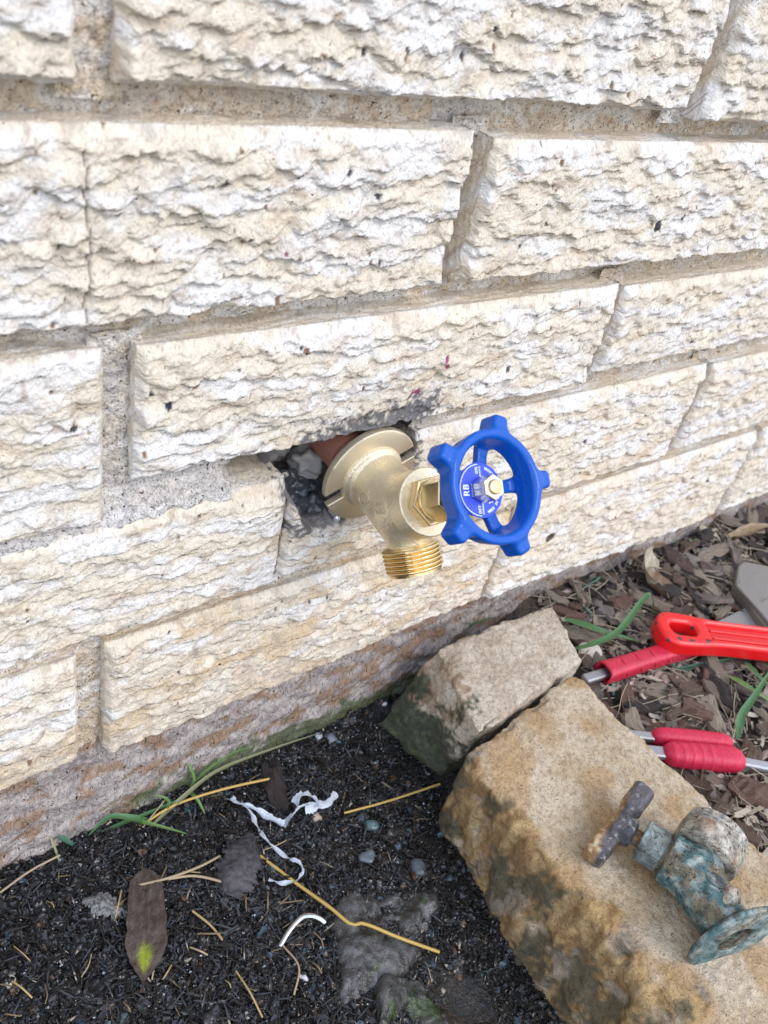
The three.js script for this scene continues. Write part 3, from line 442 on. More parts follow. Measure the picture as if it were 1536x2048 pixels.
const stoneMat = std({ vertexColors: true, map: rockTex, roughness: 0.88, bumpMap: grainTex, bumpScale: 0.0005 });
const RT = 0.065;
{
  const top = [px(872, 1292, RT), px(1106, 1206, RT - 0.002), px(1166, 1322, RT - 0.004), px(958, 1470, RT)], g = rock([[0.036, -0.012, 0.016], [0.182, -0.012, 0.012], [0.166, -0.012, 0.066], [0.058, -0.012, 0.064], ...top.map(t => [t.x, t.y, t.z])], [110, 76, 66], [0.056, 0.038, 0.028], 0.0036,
    (v, n) => -0.0035 * ss(0.12, 0.45, N(v.x * 85, v.y * 85, v.z * 85 + 90)) * ss(0.2, 0.5, n.y) * ss(0.97, 0.85, n.y) + 0.0020 * N(v.x * 45, v.y * 45, v.z * 45) + 0.0010 * N(v.x * 150, v.y * 150, v.z * 150) + 0.0006 * N(v.x * 380, v.y * 380, v.z * 380) + (1 - ss(0.3, 0.8, n.y)) * 0.0022 * N(v.x * 80, v.y * 60, v.z * 80 + 4),
    (v, n) => {
      let c = mix3([0.47, 0.385, 0.285], [0.58, 0.50, 0.395], ss(-0.3, 0.3, N(v.x * 60, v.y * 60, v.z * 60 + 3) + 0.6 * N(v.x * 300, v.y * 300, v.z * 300)));
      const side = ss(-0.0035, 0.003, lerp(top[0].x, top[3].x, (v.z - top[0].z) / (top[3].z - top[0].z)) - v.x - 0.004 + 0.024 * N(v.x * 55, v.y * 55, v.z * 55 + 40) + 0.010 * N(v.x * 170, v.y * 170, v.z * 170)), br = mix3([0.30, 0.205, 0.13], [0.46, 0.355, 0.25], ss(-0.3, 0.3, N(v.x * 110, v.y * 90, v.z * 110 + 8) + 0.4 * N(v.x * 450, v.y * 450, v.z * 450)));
      c = mix3(c, br, side);  // brown over the left end: stain, plus shade put into the colour
      const moss = ss(0.085, 0.06, v.x + 0.02 * N(v.x * 50, v.y * 50, v.z * 50 + 60)) * ss(0.02, 0.22, 0.42 - Math.abs(v.y - 0.010) * 8 + 0.28 * N(v.x * 70, v.y * 70, v.z * 70 + 2) + 0.22 * N(v.x * 330, v.y * 330, v.z * 330 + 7)); return mix3(c, mix3([0.022, 0.038, 0.022], [0.05, 0.08, 0.03], ss(0, 0.4, N(v.x * 260, v.y * 260, v.z * 260))), moss * 0.9);
    });
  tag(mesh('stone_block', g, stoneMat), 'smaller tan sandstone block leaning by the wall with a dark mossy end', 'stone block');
}
{
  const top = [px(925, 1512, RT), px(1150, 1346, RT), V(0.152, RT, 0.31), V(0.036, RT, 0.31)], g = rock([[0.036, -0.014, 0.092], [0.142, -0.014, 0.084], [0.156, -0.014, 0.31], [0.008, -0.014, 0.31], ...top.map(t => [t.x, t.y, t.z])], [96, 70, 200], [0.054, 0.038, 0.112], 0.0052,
    (v, n) => -0.0045 * ss(0.10, 0.45, N(v.x * 65, v.y * 65, v.z * 65 + 90)) * ss(0.2, 0.5, n.y) * ss(0.97, 0.85, n.y) + (1 - ss(0.5, 0.9, n.y)) * 0.0030 * Math.abs(N(v.x * 60, v.y * 40, v.z * 95 + 33)) + 0.0026 * N(v.x * 32, v.y * 32, v.z * 32 + 7) * (1 - 0.6 * ss(0.7, 0.95, n.y)) + 0.0007 * N(v.x * 170, v.y * 170, v.z * 170) + 0.0005 * N(v.x * 400, v.y * 400, v.z * 400) + (1 - ss(0.4, 0.9, n.y)) * (0.0026 * N(v.x * 70, v.y * 50, v.z * 110 + 4) + 0.0012 * N(v.x * 200, v.y * 120, v.z * 260)) + (n.x > 0.5 ? 0.004 * N(v.x * 30, v.y * 30, v.z * 38) : 0),
    (v, n) => {
      let c = mix3([0.46, 0.345, 0.215], [0.57, 0.465, 0.335], ss(-0.35, 0.3, N(v.x * 34, v.y * 34, v.z * 34 + 3) + 0.5 * N(v.x * 260, v.y * 260, v.z * 260))); c = mix3(c, [0.42, 0.25, 0.10], 0.65 * ss(0.05, 0.4, N(v.x * 38, v.y * 38, v.z * 38 + 31)));
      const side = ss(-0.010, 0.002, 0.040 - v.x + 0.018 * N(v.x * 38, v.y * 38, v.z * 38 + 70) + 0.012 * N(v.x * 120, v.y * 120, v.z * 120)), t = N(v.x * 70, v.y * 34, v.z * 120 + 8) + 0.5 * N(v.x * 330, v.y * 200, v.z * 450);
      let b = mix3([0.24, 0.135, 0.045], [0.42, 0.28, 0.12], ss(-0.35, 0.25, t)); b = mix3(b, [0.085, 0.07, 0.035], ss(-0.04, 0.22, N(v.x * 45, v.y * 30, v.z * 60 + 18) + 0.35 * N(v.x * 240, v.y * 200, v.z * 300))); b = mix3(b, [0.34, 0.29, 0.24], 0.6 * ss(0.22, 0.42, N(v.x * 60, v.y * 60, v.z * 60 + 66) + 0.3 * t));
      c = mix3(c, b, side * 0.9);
      const algae = side * ss(0.02, 0.30, 0.20 - v.y * 9 + 0.35 * N(v.x * 60, v.y * 50, v.z * 60 + 5) + 0.25 * N(v.x * 300, v.y * 300, v.z * 300 + 9)); return mix3(c, [0.045, 0.045, 0.028], algae * 0.8);
    });
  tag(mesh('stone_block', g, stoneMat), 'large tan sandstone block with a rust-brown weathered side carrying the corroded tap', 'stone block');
}
// half-buried wet stones in the soil
function slab(name, label, pxs, h, seedz, a, b, moss) {
  const t = pxs.map(([u, v]) => pg(u, v, h)), cx = t.reduce((s, p) => s + p.x, 0) / 4, cz = t.reduce((s, p) => s + p.z, 0) / 4;
  const g = rock([...t.map(p => [cx + (p.x - cx) * 1.1, -0.016, cz + (p.z - cz) * 1.1]), ...t.map(p => [p.x, p.y, p.z])], [64, 14, 64], [0.04, 0.012, 0.04], 0.0085,
    (v) => 0.0075 * N(v.x * 40, v.y * 40, v.z * 40 + seedz) + 0.0022 * N(v.x * 110, v.y * 110, v.z * 110) + 0.0009 * N(v.x * 300, v.y * 300, v.z * 300),
    (v) => { let c = mix3(a, b, ss(-0.35, 0.35, N(v.x * 70, v.y * 70, v.z * 70 + seedz) + 0.5 * N(v.x * 300, v.y * 300, v.z * 300))); const m = ss(0.0, 0.25, moss + N(v.x * 75, v.y * 75, v.z * 75 + 3) + 0.4 * N(v.x * 400, v.y * 400, v.z * 400)); return mix3(c, [0.04, 0.065, 0.018], m * 0.9); });
  return tag(mesh(name, g, std({ vertexColors: true, map: rockTex, roughness: 0.26, bumpMap: grainTex, bumpScale: 0.0004 })), label, 'stone');
}
slab('buried_stone', 'flat wet grey stone half buried in the black soil beside the yellow straw', [[690, 1764], [884, 1784], [848, 1920], [672, 2040]], 0.0030, 3, [0.035, 0.032, 0.028], [0.115, 0.115, 0.115], -0.42);
slab('buried_stone', 'low wet stone with green moss beside the puddle', [[770, 1950], [850, 1940], [890, 2070], [740, 2075]], 0.006, 13, [0.025, 0.025, 0.022], [0.07, 0.07, 0.065], 0.02);
slab('buried_stone', 'flat dark brown wet stone under the edge of the puddle', [[880, 2010], [990, 2020], [1010, 2090], [880, 2100]], 0.004, 23, [0.022, 0.017, 0.013], [0.04, 0.031, 0.024], -0.8);
// ---------------------------------------------------------------- the old corroded tap lying on the large block
const oldMat = std({ vertexColors: true, map: oldTex, roughness: 0.72, metalness: 0.1, bumpMap: oldTex, bumpScale: 0.0006 });
const TEAL = [0.10, 0.20, 0.205], SLATE = [0.145, 0.16, 0.17], PATINA = [0.36, 0.44, 0.42], EARTH = [0.15, 0.10, 0.06], LIME = [0.56, 0.53, 0.45], RUSTY = [0.36, 0.17, 0.07];
function corroded(sd, a, b, c3) { return (x, y, z) => { const n = N(x * 150, y * 150, z * 150 + sd), m = N(x * 420, y * 420, z * 420 + sd), q = N(x * 80, y * 80, z * 80 + sd + 9); let c = mix3(a, b, ss(-0.25, 0.3, n + 0.5 * m)); c = mix3(c, c3, 0.85 * ss(0.08, 0.32, q + 0.4 * m)); return mix3(c, LIME, 0.45 * ss(0.40, 0.52, m + 0.3 * n)); }; }
{
  const A = px(1237, 1652, RT + 0.0125), B = px(1304, 1692, RT + 0.0140), D = px(1385, 1748, RT + 0.0150), E1 = px(1448, 1640, RT + 0.0215), Fl = px(1462, 1868, RT + 0.0150);
  const base = V(D.x, RT, D.z), t = thing('corroded_tap', 'old green corroded brass tap with a rusty cross handle lying on the large block', 'tap', base), L = (p) => p.clone().sub(base), ar = (p) => [p.x, p.y, p.z];
  const a = L(A), b = L(B), d = L(D), e = L(E1), f = L(Fl), ax = d.clone().sub(a).normalize(), ou = e.clone().sub(d).normalize(), inl = f.clone().sub(d).normalize();
  const on = (p, dir, l) => p.clone().addScaledVector(dir, l);
  // body: barrel on the stem axis, branch to the outlet, neck to the flange
  const c0 = L(px(1345, 1722, RT + 0.0145)), f0 = on(f, inl, -0.004);
  const body = solid((x, y, z) => {
    let q = cyl(x, y, z, ar(on(c0, ax, -0.004)), ar(on(d, ax, 0.004)), 0.0112, 0.0125, 0.002);
    q = smin(q, capsule(x, y, z, ar(d), ar(on(d, inl, 0.012)), 0.0125, 0.0118), 0.005); q = smin(q, cyl(x, y, z, ar(d), ar(f0), 0.0112, 0.0125, 0.001), 0.004);
    q = smin(q, cyl(x, y, z, ar(d), ar(on(d, ou, 0.017)), 0.0108, 0.0106), 0.005);
    q = smin(q, cyl(x, y, z, ar(on(c0, ax, -0.0035)), ar(on(c0, ax, 0.003)), 0.0126, 0.0128, 0.0006), 0.001);
    return q + 0.0005 * N(x * 260, y * 260, z * 260);
  }, ar(on(d, inl, 0.006)), 0.036, 84);
  mesh('valve_body', paint(body, corroded(2, TEAL, PATINA, [0.25, 0.20, 0.12])), oldMat, t).userData.label = 'green and blue corroded body';
  const emb = mesh('cast_boss', paint(new THREE.SphereGeometry(0.0036, 20, 12).scale(1, 0.35, 1.5), corroded(5, SLATE, PATINA, TEAL)), oldMat, t); { const dd = rayDir(1433, 1760).normalize(), rc = new THREE.Raycaster(CAM.clone().sub(base), dd), h = rc.intersectObject(new THREE.Mesh(body, new THREE.MeshBasicMaterial({ side: 2 })))[0]; if (h) { emb.position.copy(h.point); const n = h.face.normal.clone(); if (n.dot(dd) > 0) n.negate(); aim(emb, n, ou); } }
  // packing nut and neck behind it
  const nk = mesh('bonnet', paint(lathe([[0, 0], [0.0070, 0], [0.0086, 0.0012], [0.0088, 0.006], [0.0098, 0.0075], [0.0098, 0.0105], [0, 0.0105]], 36), corroded(8, EARTH, SLATE, [0.40, 0.36, 0.24])), oldMat, t); nk.position.copy(on(b, ax, 0.003)); aim(nk, ax, V(0, 1, 0));
  const nt = mesh('packing_nut', paint(metricUV(hexNut(0.0102, 0.0120, 0, 0.0009)), corroded(4, PATINA, TEAL, SLATE)), oldMat, t); nt.position.copy(on(b, ax, -0.006)); aim(nt, ax, V(0, 1, 0.15)); nt.userData.label = 'green hexagonal packing nut';
  const stg = mesh('stem', paint(lathe([[0, 0], [0.0042, 0], [0.0042, 0.02], [0, 0.02]], 20), corroded(6, EARTH, RUSTY, SLATE)), oldMat, t); stg.position.copy(on(a, ax, 0.002)); aim(stg, ax, U);
  // handle: a bar with fat ends and a hub
  const e0 = L(px(1196, 1700, RT + 0.0075)), e1 = L(px(1280, 1592, RT + 0.0175)), up = e1.clone().sub(e0).normalize(), axo = ax.clone().addScaledVector(up, -ax.dot(up)).normalize(), crs = up.clone().cross(axo);
  const hd = solid((x, y, z) => {
    let q = capsule(x, y, z, ar(on(e0, up, 0.004)), ar(on(e1, up, -0.003)), 0.0040, 0.0042);
    q = smin(q, cyl(x, y, z, ar(on(a, ax, -0.003)), ar(on(a, ax, 0.0085)), 0.0078, 0.0070, 0.0022), 0.0015); for (const [c, s, o] of [[e0, 1, 0.0015], [e1, -1, 0.003]]) { const px0 = x - c.x - up.x * s * o, py0 = y - c.y - up.y * s * o, pz0 = z - c.z - up.z * s * o, u = px0 * up.x + py0 * up.y + pz0 * up.z, v = px0 * axo.x + py0 * axo.y + pz0 * axo.z, w = px0 * crs.x + py0 * crs.y + pz0 * crs.z, r = 0.0032, k = [Math.abs(u) - 0.0078 + r, Math.abs(v) - 0.0056 + r, Math.abs(w) - 0.0066 - 0.06 * u * -s + r]; q = smin(q, Math.min(Math.max(...k), 0) + Math.hypot(Math.max(k[0], 0), Math.max(k[1], 0), Math.max(k[2], 0)) - r, 0.0025); }
    return q + 0.0006 * N(x * 240, y * 240, z * 240);
  }, ar(a), 0.026, 64);
  mesh('handle', paint(hd, (x, y, z) => { const n = N(x * 120, y * 120, z * 120 + 4), m = N(x * 400, y * 400, z * 400), u = (x - a.x) * ax.x + (y - a.y) * ax.y + (z - a.z) * ax.z; let c = mix3([0.06, 0.062, 0.075], [0.11, 0.10, 0.105], ss(-0.3, 0.3, n + 0.4 * m)); c = mix3(c, mix3([0.30, 0.17, 0.07], [0.52, 0.40, 0.24], ss(-0.2, 0.4, m)), ss(-0.001, -0.004, u + 0.002 * n)); return mix3(c, [0.5, 0.48, 0.46], 0.5 * ss(0.42, 0.52, m)); }), std({ vertexColors: true, roughness: 0.45, metalness: 0.3, bumpMap: oldTex, bumpScale: 0.0006 }), t).userData.label = 'rusty dark handle with rounded ends';
  // outlet with a pale scaled coupling screwed on it
  const cp = mesh('hose_coupling', paint(metricUV(lathe([[0, 0.009], [0.0112, 0.0085], [0.0146, 0.0088], [0.0152, 0.0100], [0.0151, 0.0200], [0.0147, 0.0210], [0.0140, 0.0213], [0.0138, 0.0226], [0.0144, 0.0232], [0.0146, 0.0246], [0.0142, 0.0252], [0.0138, 0.0254], [0.0142, 0.0262], [0.0141, 0.0274], [0.0120, 0.0280], [0.0112, 0.0276], [0.0110, 0.018], [0, 0.018]], 96)), (x, y, z) => { const n = N(x * 120, y * 160, z * 120 + 3), m = N(x * 420, y * 420, z * 420); let c = mix3([0.62, 0.57, 0.47], [0.45, 0.42, 0.35], ss(-0.2, 0.35, n + 0.4 * m)); c = mix3(c, RUSTY, 0.7 * ss(0.15, 0.35, N(x * 90, y * 90, z * 90 + 41))); if (y > 0.0205) c = mix3(c, [0.30, 0.30, 0.33], 0.6 * ss(-0.2, 0.3, m)); return mix3(c, [0.16, 0.20, 0.07], 0.7 * ss(0.28, 0.42, N(x * 130, y * 130, z * 130 + 11))); }), oldMat, t); cp.position.copy(on(d, ou, 0.0015)); aim(cp, ou, V(0, 1, 0)); cp.scale.set(1.08, 1, 1.08); cp.userData.label = 'pale scaled hose coupling on the outlet';
  // flange with its threaded inlet
  const vw = CAM.clone().sub(Fl).normalize(), nrm = inl.clone().addScaledVector(vw, -inl.dot(vw)).normalize().multiplyScalar(0.96).addScaledVector(vw, 0.27).normalize();
  const fl = mesh('flange', paint(metricUV(lathe([[0.0080, -0.004], [0.0085, 0.0010], [0.0092, 0.0030], [0.0120, 0.0034], [0.0222, 0.0030], [0.0230, 0.0018], [0.0228, 0.0004], [0.0200, -0.0006], [0.0130, -0.0014], [0.0080, -0.004]], 64)), corroded(12, TEAL, PATINA, [0.36, 0.31, 0.23])), oldMat, t); fl.position.copy(f); aim(fl, nrm, V(0, 1, 0)); fl.userData.label = 'green edged round wall flange';
  const tp = []; for (let k = 0; k < 6; k++) tp.push([0.0086, 0.0028 - k * 0.0018], [0.0079, 0.0019 - k * 0.0018]); tp.push([0, -0.009]);
  const th = mesh('inlet_thread', paint(lathe(tp, 40), corroded(14, EARTH, [0.42, 0.36, 0.25], [0.10, 0.08, 0.06])), oldMat, fl); th.userData.label = 'dark threaded inlet hole';
  mesh('solder_lump', paint(solid((x, y, z) => Math.hypot(x * 0.8, y, z) - 0.0045 + 0.0016 * N(x * 260, y * 260, z * 260), [0, 0, 0], 0.011, 30), corroded(15, [0.42, 0.32, 0.24], LIME, RUSTY)), oldMat, t).position.copy(on(f, inl, -0.010).add(V(0.003, 0.0115, -0.001)));
}
// ---------------------------------------------------------------- tools on the mulch
const steel = std({ color: new THREE.Color(0.42, 0.42, 0.43), metalness: 0.85, roughness: 0.38, bumpMap: castTex, bumpScale: 0.0001 }), worn = std({ color: new THREE.Color(0.30, 0.28, 0.26), metalness: 0.6, roughness: 0.42, bumpMap: castTex, bumpScale: 0.0003 });
const extr = (sh, depth, bev) => { const g = new THREE.ExtrudeGeometry(sh, { depth: depth - 2 * bev, bevelEnabled: true, bevelThickness: bev, bevelSize: bev, bevelOffset: -bev, bevelSegments: 4, curveSegments: 20 }); g.translate(0, 0, bev); g.rotateX(-Math.PI / 2); return g; };   // lies flat, top up
const rrect = (P, x0, x1, hy, r) => { P.moveTo(x0 + r, -hy); P.lineTo(x1 - r, -hy); P.absarc(x1 - r, -hy + r, r, -Math.PI / 2, 0); P.lineTo(x1, hy - r); P.absarc(x1 - r, hy - r, r, 0, Math.PI / 2); P.lineTo(x0 + r, hy); P.absarc(x0 + r, hy - r, r, Math.PI / 2, Math.PI); P.lineTo(x0, -hy + r); P.absarc(x0 + r, -hy + r, r, Math.PI, Math.PI * 1.5); return P; };
function layAlong(o, a, b, roll = 0) { const x = b.clone().sub(a).normalize(), z = x.clone().cross(V(0, 1, 0)).normalize(), y = z.clone().cross(x); o.position.copy(a); o.quaternion.setFromRotationMatrix(new THREE.Matrix4().makeBasis(x, y, z)); o.rotateX(roll); return o; }
{ // red wrench handle, hanging hole at its end
  const a = pg(1309, 1262, 0.0215), b = pg(1700, 1308, 0.017), w = thing('red_wrench', 'bright red wrench handle with an oval hanging hole lying on top of another tool', 'wrench'); layAlong(w, a, b); w.scale.set(1.12, 1.35, 1.22);
  const s = new THREE.Shape(); s.moveTo(0.012, -0.0125); s.bezierCurveTo(0.028, -0.0125, 0.03, -0.0102, 0.05, -0.0098); s.lineTo(0.145, -0.0105); s.lineTo(0.145, 0.0105); s.lineTo(0.05, 0.0098); s.bezierCurveTo(0.03, 0.0102, 0.028, 0.0125, 0.012, 0.0125); s.bezierCurveTo(-0.004, 0.0125, -0.004, -0.0125, 0.012, -0.0125);
  s.holes.push(rrect(new THREE.Path(), 0.0085, 0.0260, 0.0048, 0.0046)); s.holes.push(rrect(new THREE.Path(), 0.0345, 0.138, 0.0062, 0.0022));
  const cv = document.createElement('canvas'); cv.width = cv.height = 512; const c = cv.getContext('2d'); c.fillStyle = '#e0161c'; c.fillRect(0, 0, 512, 512); const r = rng(5); c.fillStyle = '#4a3a40';
  for (const [x, y, q] of [[0.003, -0.0055, 14], [0.0105, -0.0088, 18], [0.0185, -0.0094, 22], [0.030, -0.0084, 18], [0.0, -0.001, 16], [0.052, -0.0082, 9], [0.07, 0.008, 9], [0.006, 0.008, 10]].map(([x, y, q]) => [x / 0.15 * 512, (0.5 - y / 0.04) * 512, q])) { c.beginPath(); for (let k = 0; k < 9; k++) { const t = k / 9 * TAU, u = q * (0.6 + 0.7 * r()); c[k ? 'lineTo' : 'moveTo'](x + u * 0.36 * Math.cos(t), y + u * Math.sin(t)); } c.fill(); }
  for (let k = 0; k < 60; k++) { c.globalAlpha = 0.35; c.fillRect(r() * 512, r() * 512, 1 + r(), 1 + 4 * r()); } c.globalAlpha = 1;
  const tx = new THREE.CanvasTexture(cv); tx.colorSpace = THREE.SRGBColorSpace; tx.wrapS = tx.wrapT = THREE.RepeatWrapping; tx.repeat.set(1 / 0.15, 1 / 0.04); tx.offset.set(0, 0.5);
  const red = phys({ map: tx, roughness: 0.36, clearcoat: 0.35, clearcoatRoughness: 0.3 });
  mesh('handle', extr(s, 0.0095, 0.0022).translate(0, -0.0048, 0), red, w); mesh('web', new THREE.BoxGeometry(0.112, 0.0045, 0.0150).translate(0.086, 0, 0), phys({ color: new THREE.Color(0.66, 0.02, 0.022), roughness: 0.42, bumpMap: castTex, bumpScale: 0.0002 }), w).userData.label = 'recessed red panel of the handle';
  const rails = (z) => new RoundedBoxGeometry(0.098, 0.0022, 0.0014, 2, 0.0006).translate(0.086, 0.0022, z); mesh('rib', rails(-0.0022), red, w); mesh('rib', rails(0.0034), red, w);
  mesh('shank', new RoundedBoxGeometry(0.03, 0.008, 0.024, 3, 0.002).translate(0.158, 0, 0), steel, w);
}
{ // red sleeved plier leg under the wrench
  const a = pg(1204, 1347, 0.0120), b = pg(1420, 1280, 0.0100), w = thing('red_pliers', 'crimson plier handle with a bare steel tip lying under the red wrench handle', 'pliers'); layAlong(w, a, b);
  const prof = (k, n, hw, hh) => { const t = k / n * TAU, c = Math.cos(t), s = Math.sin(t); return [Math.sign(c) * Math.pow(Math.abs(c), 0.6) * hw, Math.sign(s) * Math.pow(Math.abs(s), 0.6) * hh]; };
  const n = 32, m = 40, g = grid(n, m, (i, j) => { const t = j / m, inner = j < 6, q = inner ? 0.78 : 1; const [u, v] = prof(i, n, (0.0078 - 0.0012 * Math.sin(t * 3)) * q, 0.0062 * q); const x = inner ? 0.010 * (1 - j / 6) : (j - 6) / (m - 6) * 0.098 + 0.004 * (Math.abs(v) / 0.006 - 0.5) * (j === 6 ? 1 : 0); return [x, v, u]; });
  mesh('sleeve', g, phys({ map: grimeTex, color: new THREE.Color(0.60, 0.02, 0.055), roughness: 0.45, clearcoat: 0.2, clearcoatRoughness: 0.4, bumpMap: castTex, bumpScale: 0.0001 }), w).userData.label = 'crimson dipped sleeve';
  for (let k = 0; k < 4; k++) mesh('ridge', new THREE.TorusGeometry(0.0058, 0.0007, 6, 24, Math.PI).scale(1.22, 1.02, 1).rotateY(Math.PI / 2).translate(0.016 + k * 0.013, 0.0003, 0), phys({ color: new THREE.Color(0.50, 0.016, 0.045), roughness: 0.5 }), w);
  mesh('steel_tip', new RoundedBoxGeometry(0.034, 0.0042, 0.0072, 3, 0.0015).translate(0.002, -0.0008, 0), steel, w);
}
{ // closed pliers with two ribbed red grips
  const a = pg(1324, 1506, 0.0125), b = pg(1488, 1522, 0.0115), w = thing('red_pliers', 'closed pliers with two short ribbed pinkish red grips beside the large block', 'pliers'); layAlong(w, a, b);
  const gripMat = phys({ map: grimeTex, color: new THREE.Color(0.64, 0.02, 0.07), roughness: 0.5, sheen: 0.2, bumpMap: castTex, bumpScale: 0.0001 }), len = a.distanceTo(b);
  const grip = (hw, hh, L, ribs) => { const n = 32, m = 70; return grid(n, m, (i, j) => { const t = j / m, an = i / n * TAU, c = Math.cos(an), s = Math.sin(an), e = Math.pow(Math.max(0, 1 - Math.pow(Math.abs(t * 2 - 1), 9)), 0.5); let k = 1 + (ribs && t < 0.66 ? -0.10 * Math.pow(Math.abs(Math.sin(t * Math.PI * 9)), 0.35) + 0.10 : 0.05); k *= 0.02 + 0.98 * e; k *= 0.94 + 0.1 * Math.sin(t * 3); return [t * L, Math.sign(s) * Math.pow(Math.abs(s), 0.75) * hh * k, Math.sign(c) * Math.pow(Math.abs(c), 0.75) * hw * k]; }); };
  mesh('grip', grip(0.0074, 0.0066, len, true), gripMat, w).userData.label = 'ribbed pinkish red grip';
  const g2 = mesh('grip', grip(0.0050, 0.0062, len * 1.02, false), gripMat, w); g2.position.set(-0.004, -0.001, -0.0126); g2.userData.label = 'plain pinkish red grip';
  mesh('steel_arm', new RoundedBoxGeometry(0.030, 0.004, 0.008, 3, 0.0012).translate(-0.012, 0, 0), steel, w); mesh('steel_arm', new RoundedBoxGeometry(0.030, 0.004, 0.006, 3, 0.0012).translate(-0.014, -0.001, -0.0120), steel, w);
  mesh('steel_tail', new RoundedBoxGeometry(0.05, 0.0045, 0.0065, 3, 0.0015).rotateY(-0.12).translate(len + 0.020, -0.001, 0.0028), steel, w);
}
function plate(name, label, cat, pts, h, th, mat, tilt) {   // steel plate whose outline stands on the mulch
  const P = pts.map(([u, v]) => pg(u, v, h)), c = P.reduce((s, p) => s.add(p), V()).multiplyScalar(1 / P.length), s = new THREE.Shape(); P.forEach((p, i) => s[i ? 'lineTo' : 'moveTo'](p.x - c.x, -(p.z - c.z))); s.closePath();
  const m = tag(mesh(name, metricUV(extr(s, th, Math.min(0.0015, th * 0.3)).translate(0, -th / 2, 0)), mat), label, cat); m.position.copy(c); if (tilt) m.rotation.set(...tilt); return m;
}
{
  const t = thing('grip_pliers', 'worn grey steel plier head with a notched jaw lying on the mulch', 'pliers');
  const part = (name, pts, h, th) => { const m = plate(name, '', '', pts, h, th, worn); scene.remove(m); used[name]--; m.name = name; m.userData = {}; t.add(m); return m; };
  part('jaw', [[1470, 1142], [1482, 1130], [1545, 1146], [1600, 1200], [1620, 1330], [1560, 1300], [1505, 1232], [1466, 1178]], 0.011, 0.009); part('ridge', [[1470, 1172], [1478, 1164], [1525, 1210], [1580, 1275], [1570, 1290], [1515, 1226]], 0.0165, 0.004); part('rivet', [[1520, 1205], [1535, 1196], [1552, 1206], [1550, 1226], [1532, 1234], [1518, 1222]], 0.0165, 0.004);
  plate('metal_plate', 'thin flat grey piece lying in the mulch behind the red wrench', 'plate', [[1432, 1246], [1500, 1214], [1570, 1262], [1560, 1330], [1470, 1300]], 0.006, 0.003, std({ color: new THREE.Color(0.27, 0.26, 0.25), roughness: 0.8 }), [0.04, 0, 0.03]);
}
// ---------------------------------------------------------------- litter: leaves, string, wire, straw, grass, bark, pebbles
function leaf(name, label, pts, hw, o = {}) {                  // pts: photo pixels with height above the soil, along the midrib
  const P = pts.map(([u, v, h]) => pg(u, v, h)), cv = curveFrom(P), n = 48, mid = P[0].clone(), sd = o.seed ?? 1; const cen = P[Math.floor(P.length / 2)].clone();
  const g = ribbon(cv, n, (t) => hw * (o.profile ? o.profile(t) : Math.pow(Math.sin(Math.PI * Math.min(1, 0.04 + 0.95 * t)), 0.7)) * (1 + 0.10 * N(t * 9, sd, 3) + 0.06 * N(t * 26, sd, 1)), o.roll ?? (() => 0), (t, s) => o.col(t, s), o.cup ?? 0.15, 14);
  const p = g.attributes.position; for (let i = 0; i < p.count; i++) { p.setY(i, p.getY(i) + 0.0009 * N(p.getX(i) * 160, p.getZ(i) * 160, sd) + 0.0005 * N(p.getX(i) * 420, p.getZ(i) * 420, sd)); }
  g.translate(-cen.x, -cen.y, -cen.z); g.computeVertexNormals();
  const m = tag(mesh(name, g, o.mat ?? std({ vertexColors: true, roughness: 0.5 })), label, 'leaf'); m.position.copy(cen); return m;
}
const vein = (s) => Math.abs(s) < 0.08 ? 0.75 : 1;
leaf('brown_leaf', 'long dead brown leaf with a yellow-green patch lying on wet soil', [[290, 1738, 0.004], [292, 1800, 0.005], [293, 1870, 0.006], [290, 1930, 0.005], [284, 1985, 0.003]], 0.0092, { seed: 3, profile: (t) => t < 0.12 ? Math.sqrt(t / 0.12) * 0.85 : 0.85 + 0.15 * Math.sin((t - 0.12) * 4) - ss(0.6, 1.02, t) * 0.95, col: (t, s) => { let c = mix3([0.062, 0.042, 0.034], [0.10, 0.072, 0.058], ss(-0.3, 0.3, N(t * 14, s * 4, 2) + 0.4 * N(t * 60, s * 16, 3))); const y = ss(0.17, 0.04, Math.hypot((t - 0.70) * 0.95, (s - 0.05) * 0.30) + 0.04 * N(t * 40, s * 6, 3)); c = mix3(c, [0.32, 0.36, 0.02], y * 0.95); return c.map(q => q * vein(s)); }, mat: std({ vertexColors: true, roughness: 0.38, bumpMap: grainTex, bumpScale: 0.0005 }) });
leaf('black_leaf', 'dark wet crumpled leaf on black soil below the white string', [[505, 1668, 0.004], [490, 1710, 0.009], [470, 1750, 0.008], [455, 1790, 0.003]], 0.0105, { seed: 7, cup: -0.45, roll: (t) => 0.25 - 0.4 * t, profile: (t) => 0.35 + 0.75 * Math.sin(0.2 + t * 2.5) + 0.35 * N(t * 7, 3, 1) + 0.25 * N(t * 19, 5, 1), col: (t, s) => mix3([0.040, 0.038, 0.045], [0.085, 0.075, 0.08], ss(-0.3, 0.3, N(t * 12, s * 5, 9))), mat: std({ vertexColors: true, roughness: 0.24, bumpMap: grainTex, bumpScale: 0.0004 }) });
leaf('grey_leaf', 'pale grey torn leaf scrap half buried beside the long brown leaf', [[165, 1800, 0.003], [205, 1805, 0.0045], [255, 1825, 0.003]], 0.0058, { seed: 11, cup: -0.3, col: (t, s) => mix3([0.05, 0.05, 0.05], [0.22, 0.22, 0.21], ss(-0.25, 0.25, N(t * 14, s * 6, 4) + 0.5 * N(t * 50, s * 20, 2))), profile: (t) => 0.35 + 0.6 * Math.sin(t * 3) + 0.5 * N(t * 8, 2, 3) + 0.3 * N(t * 22, 2, 3) });
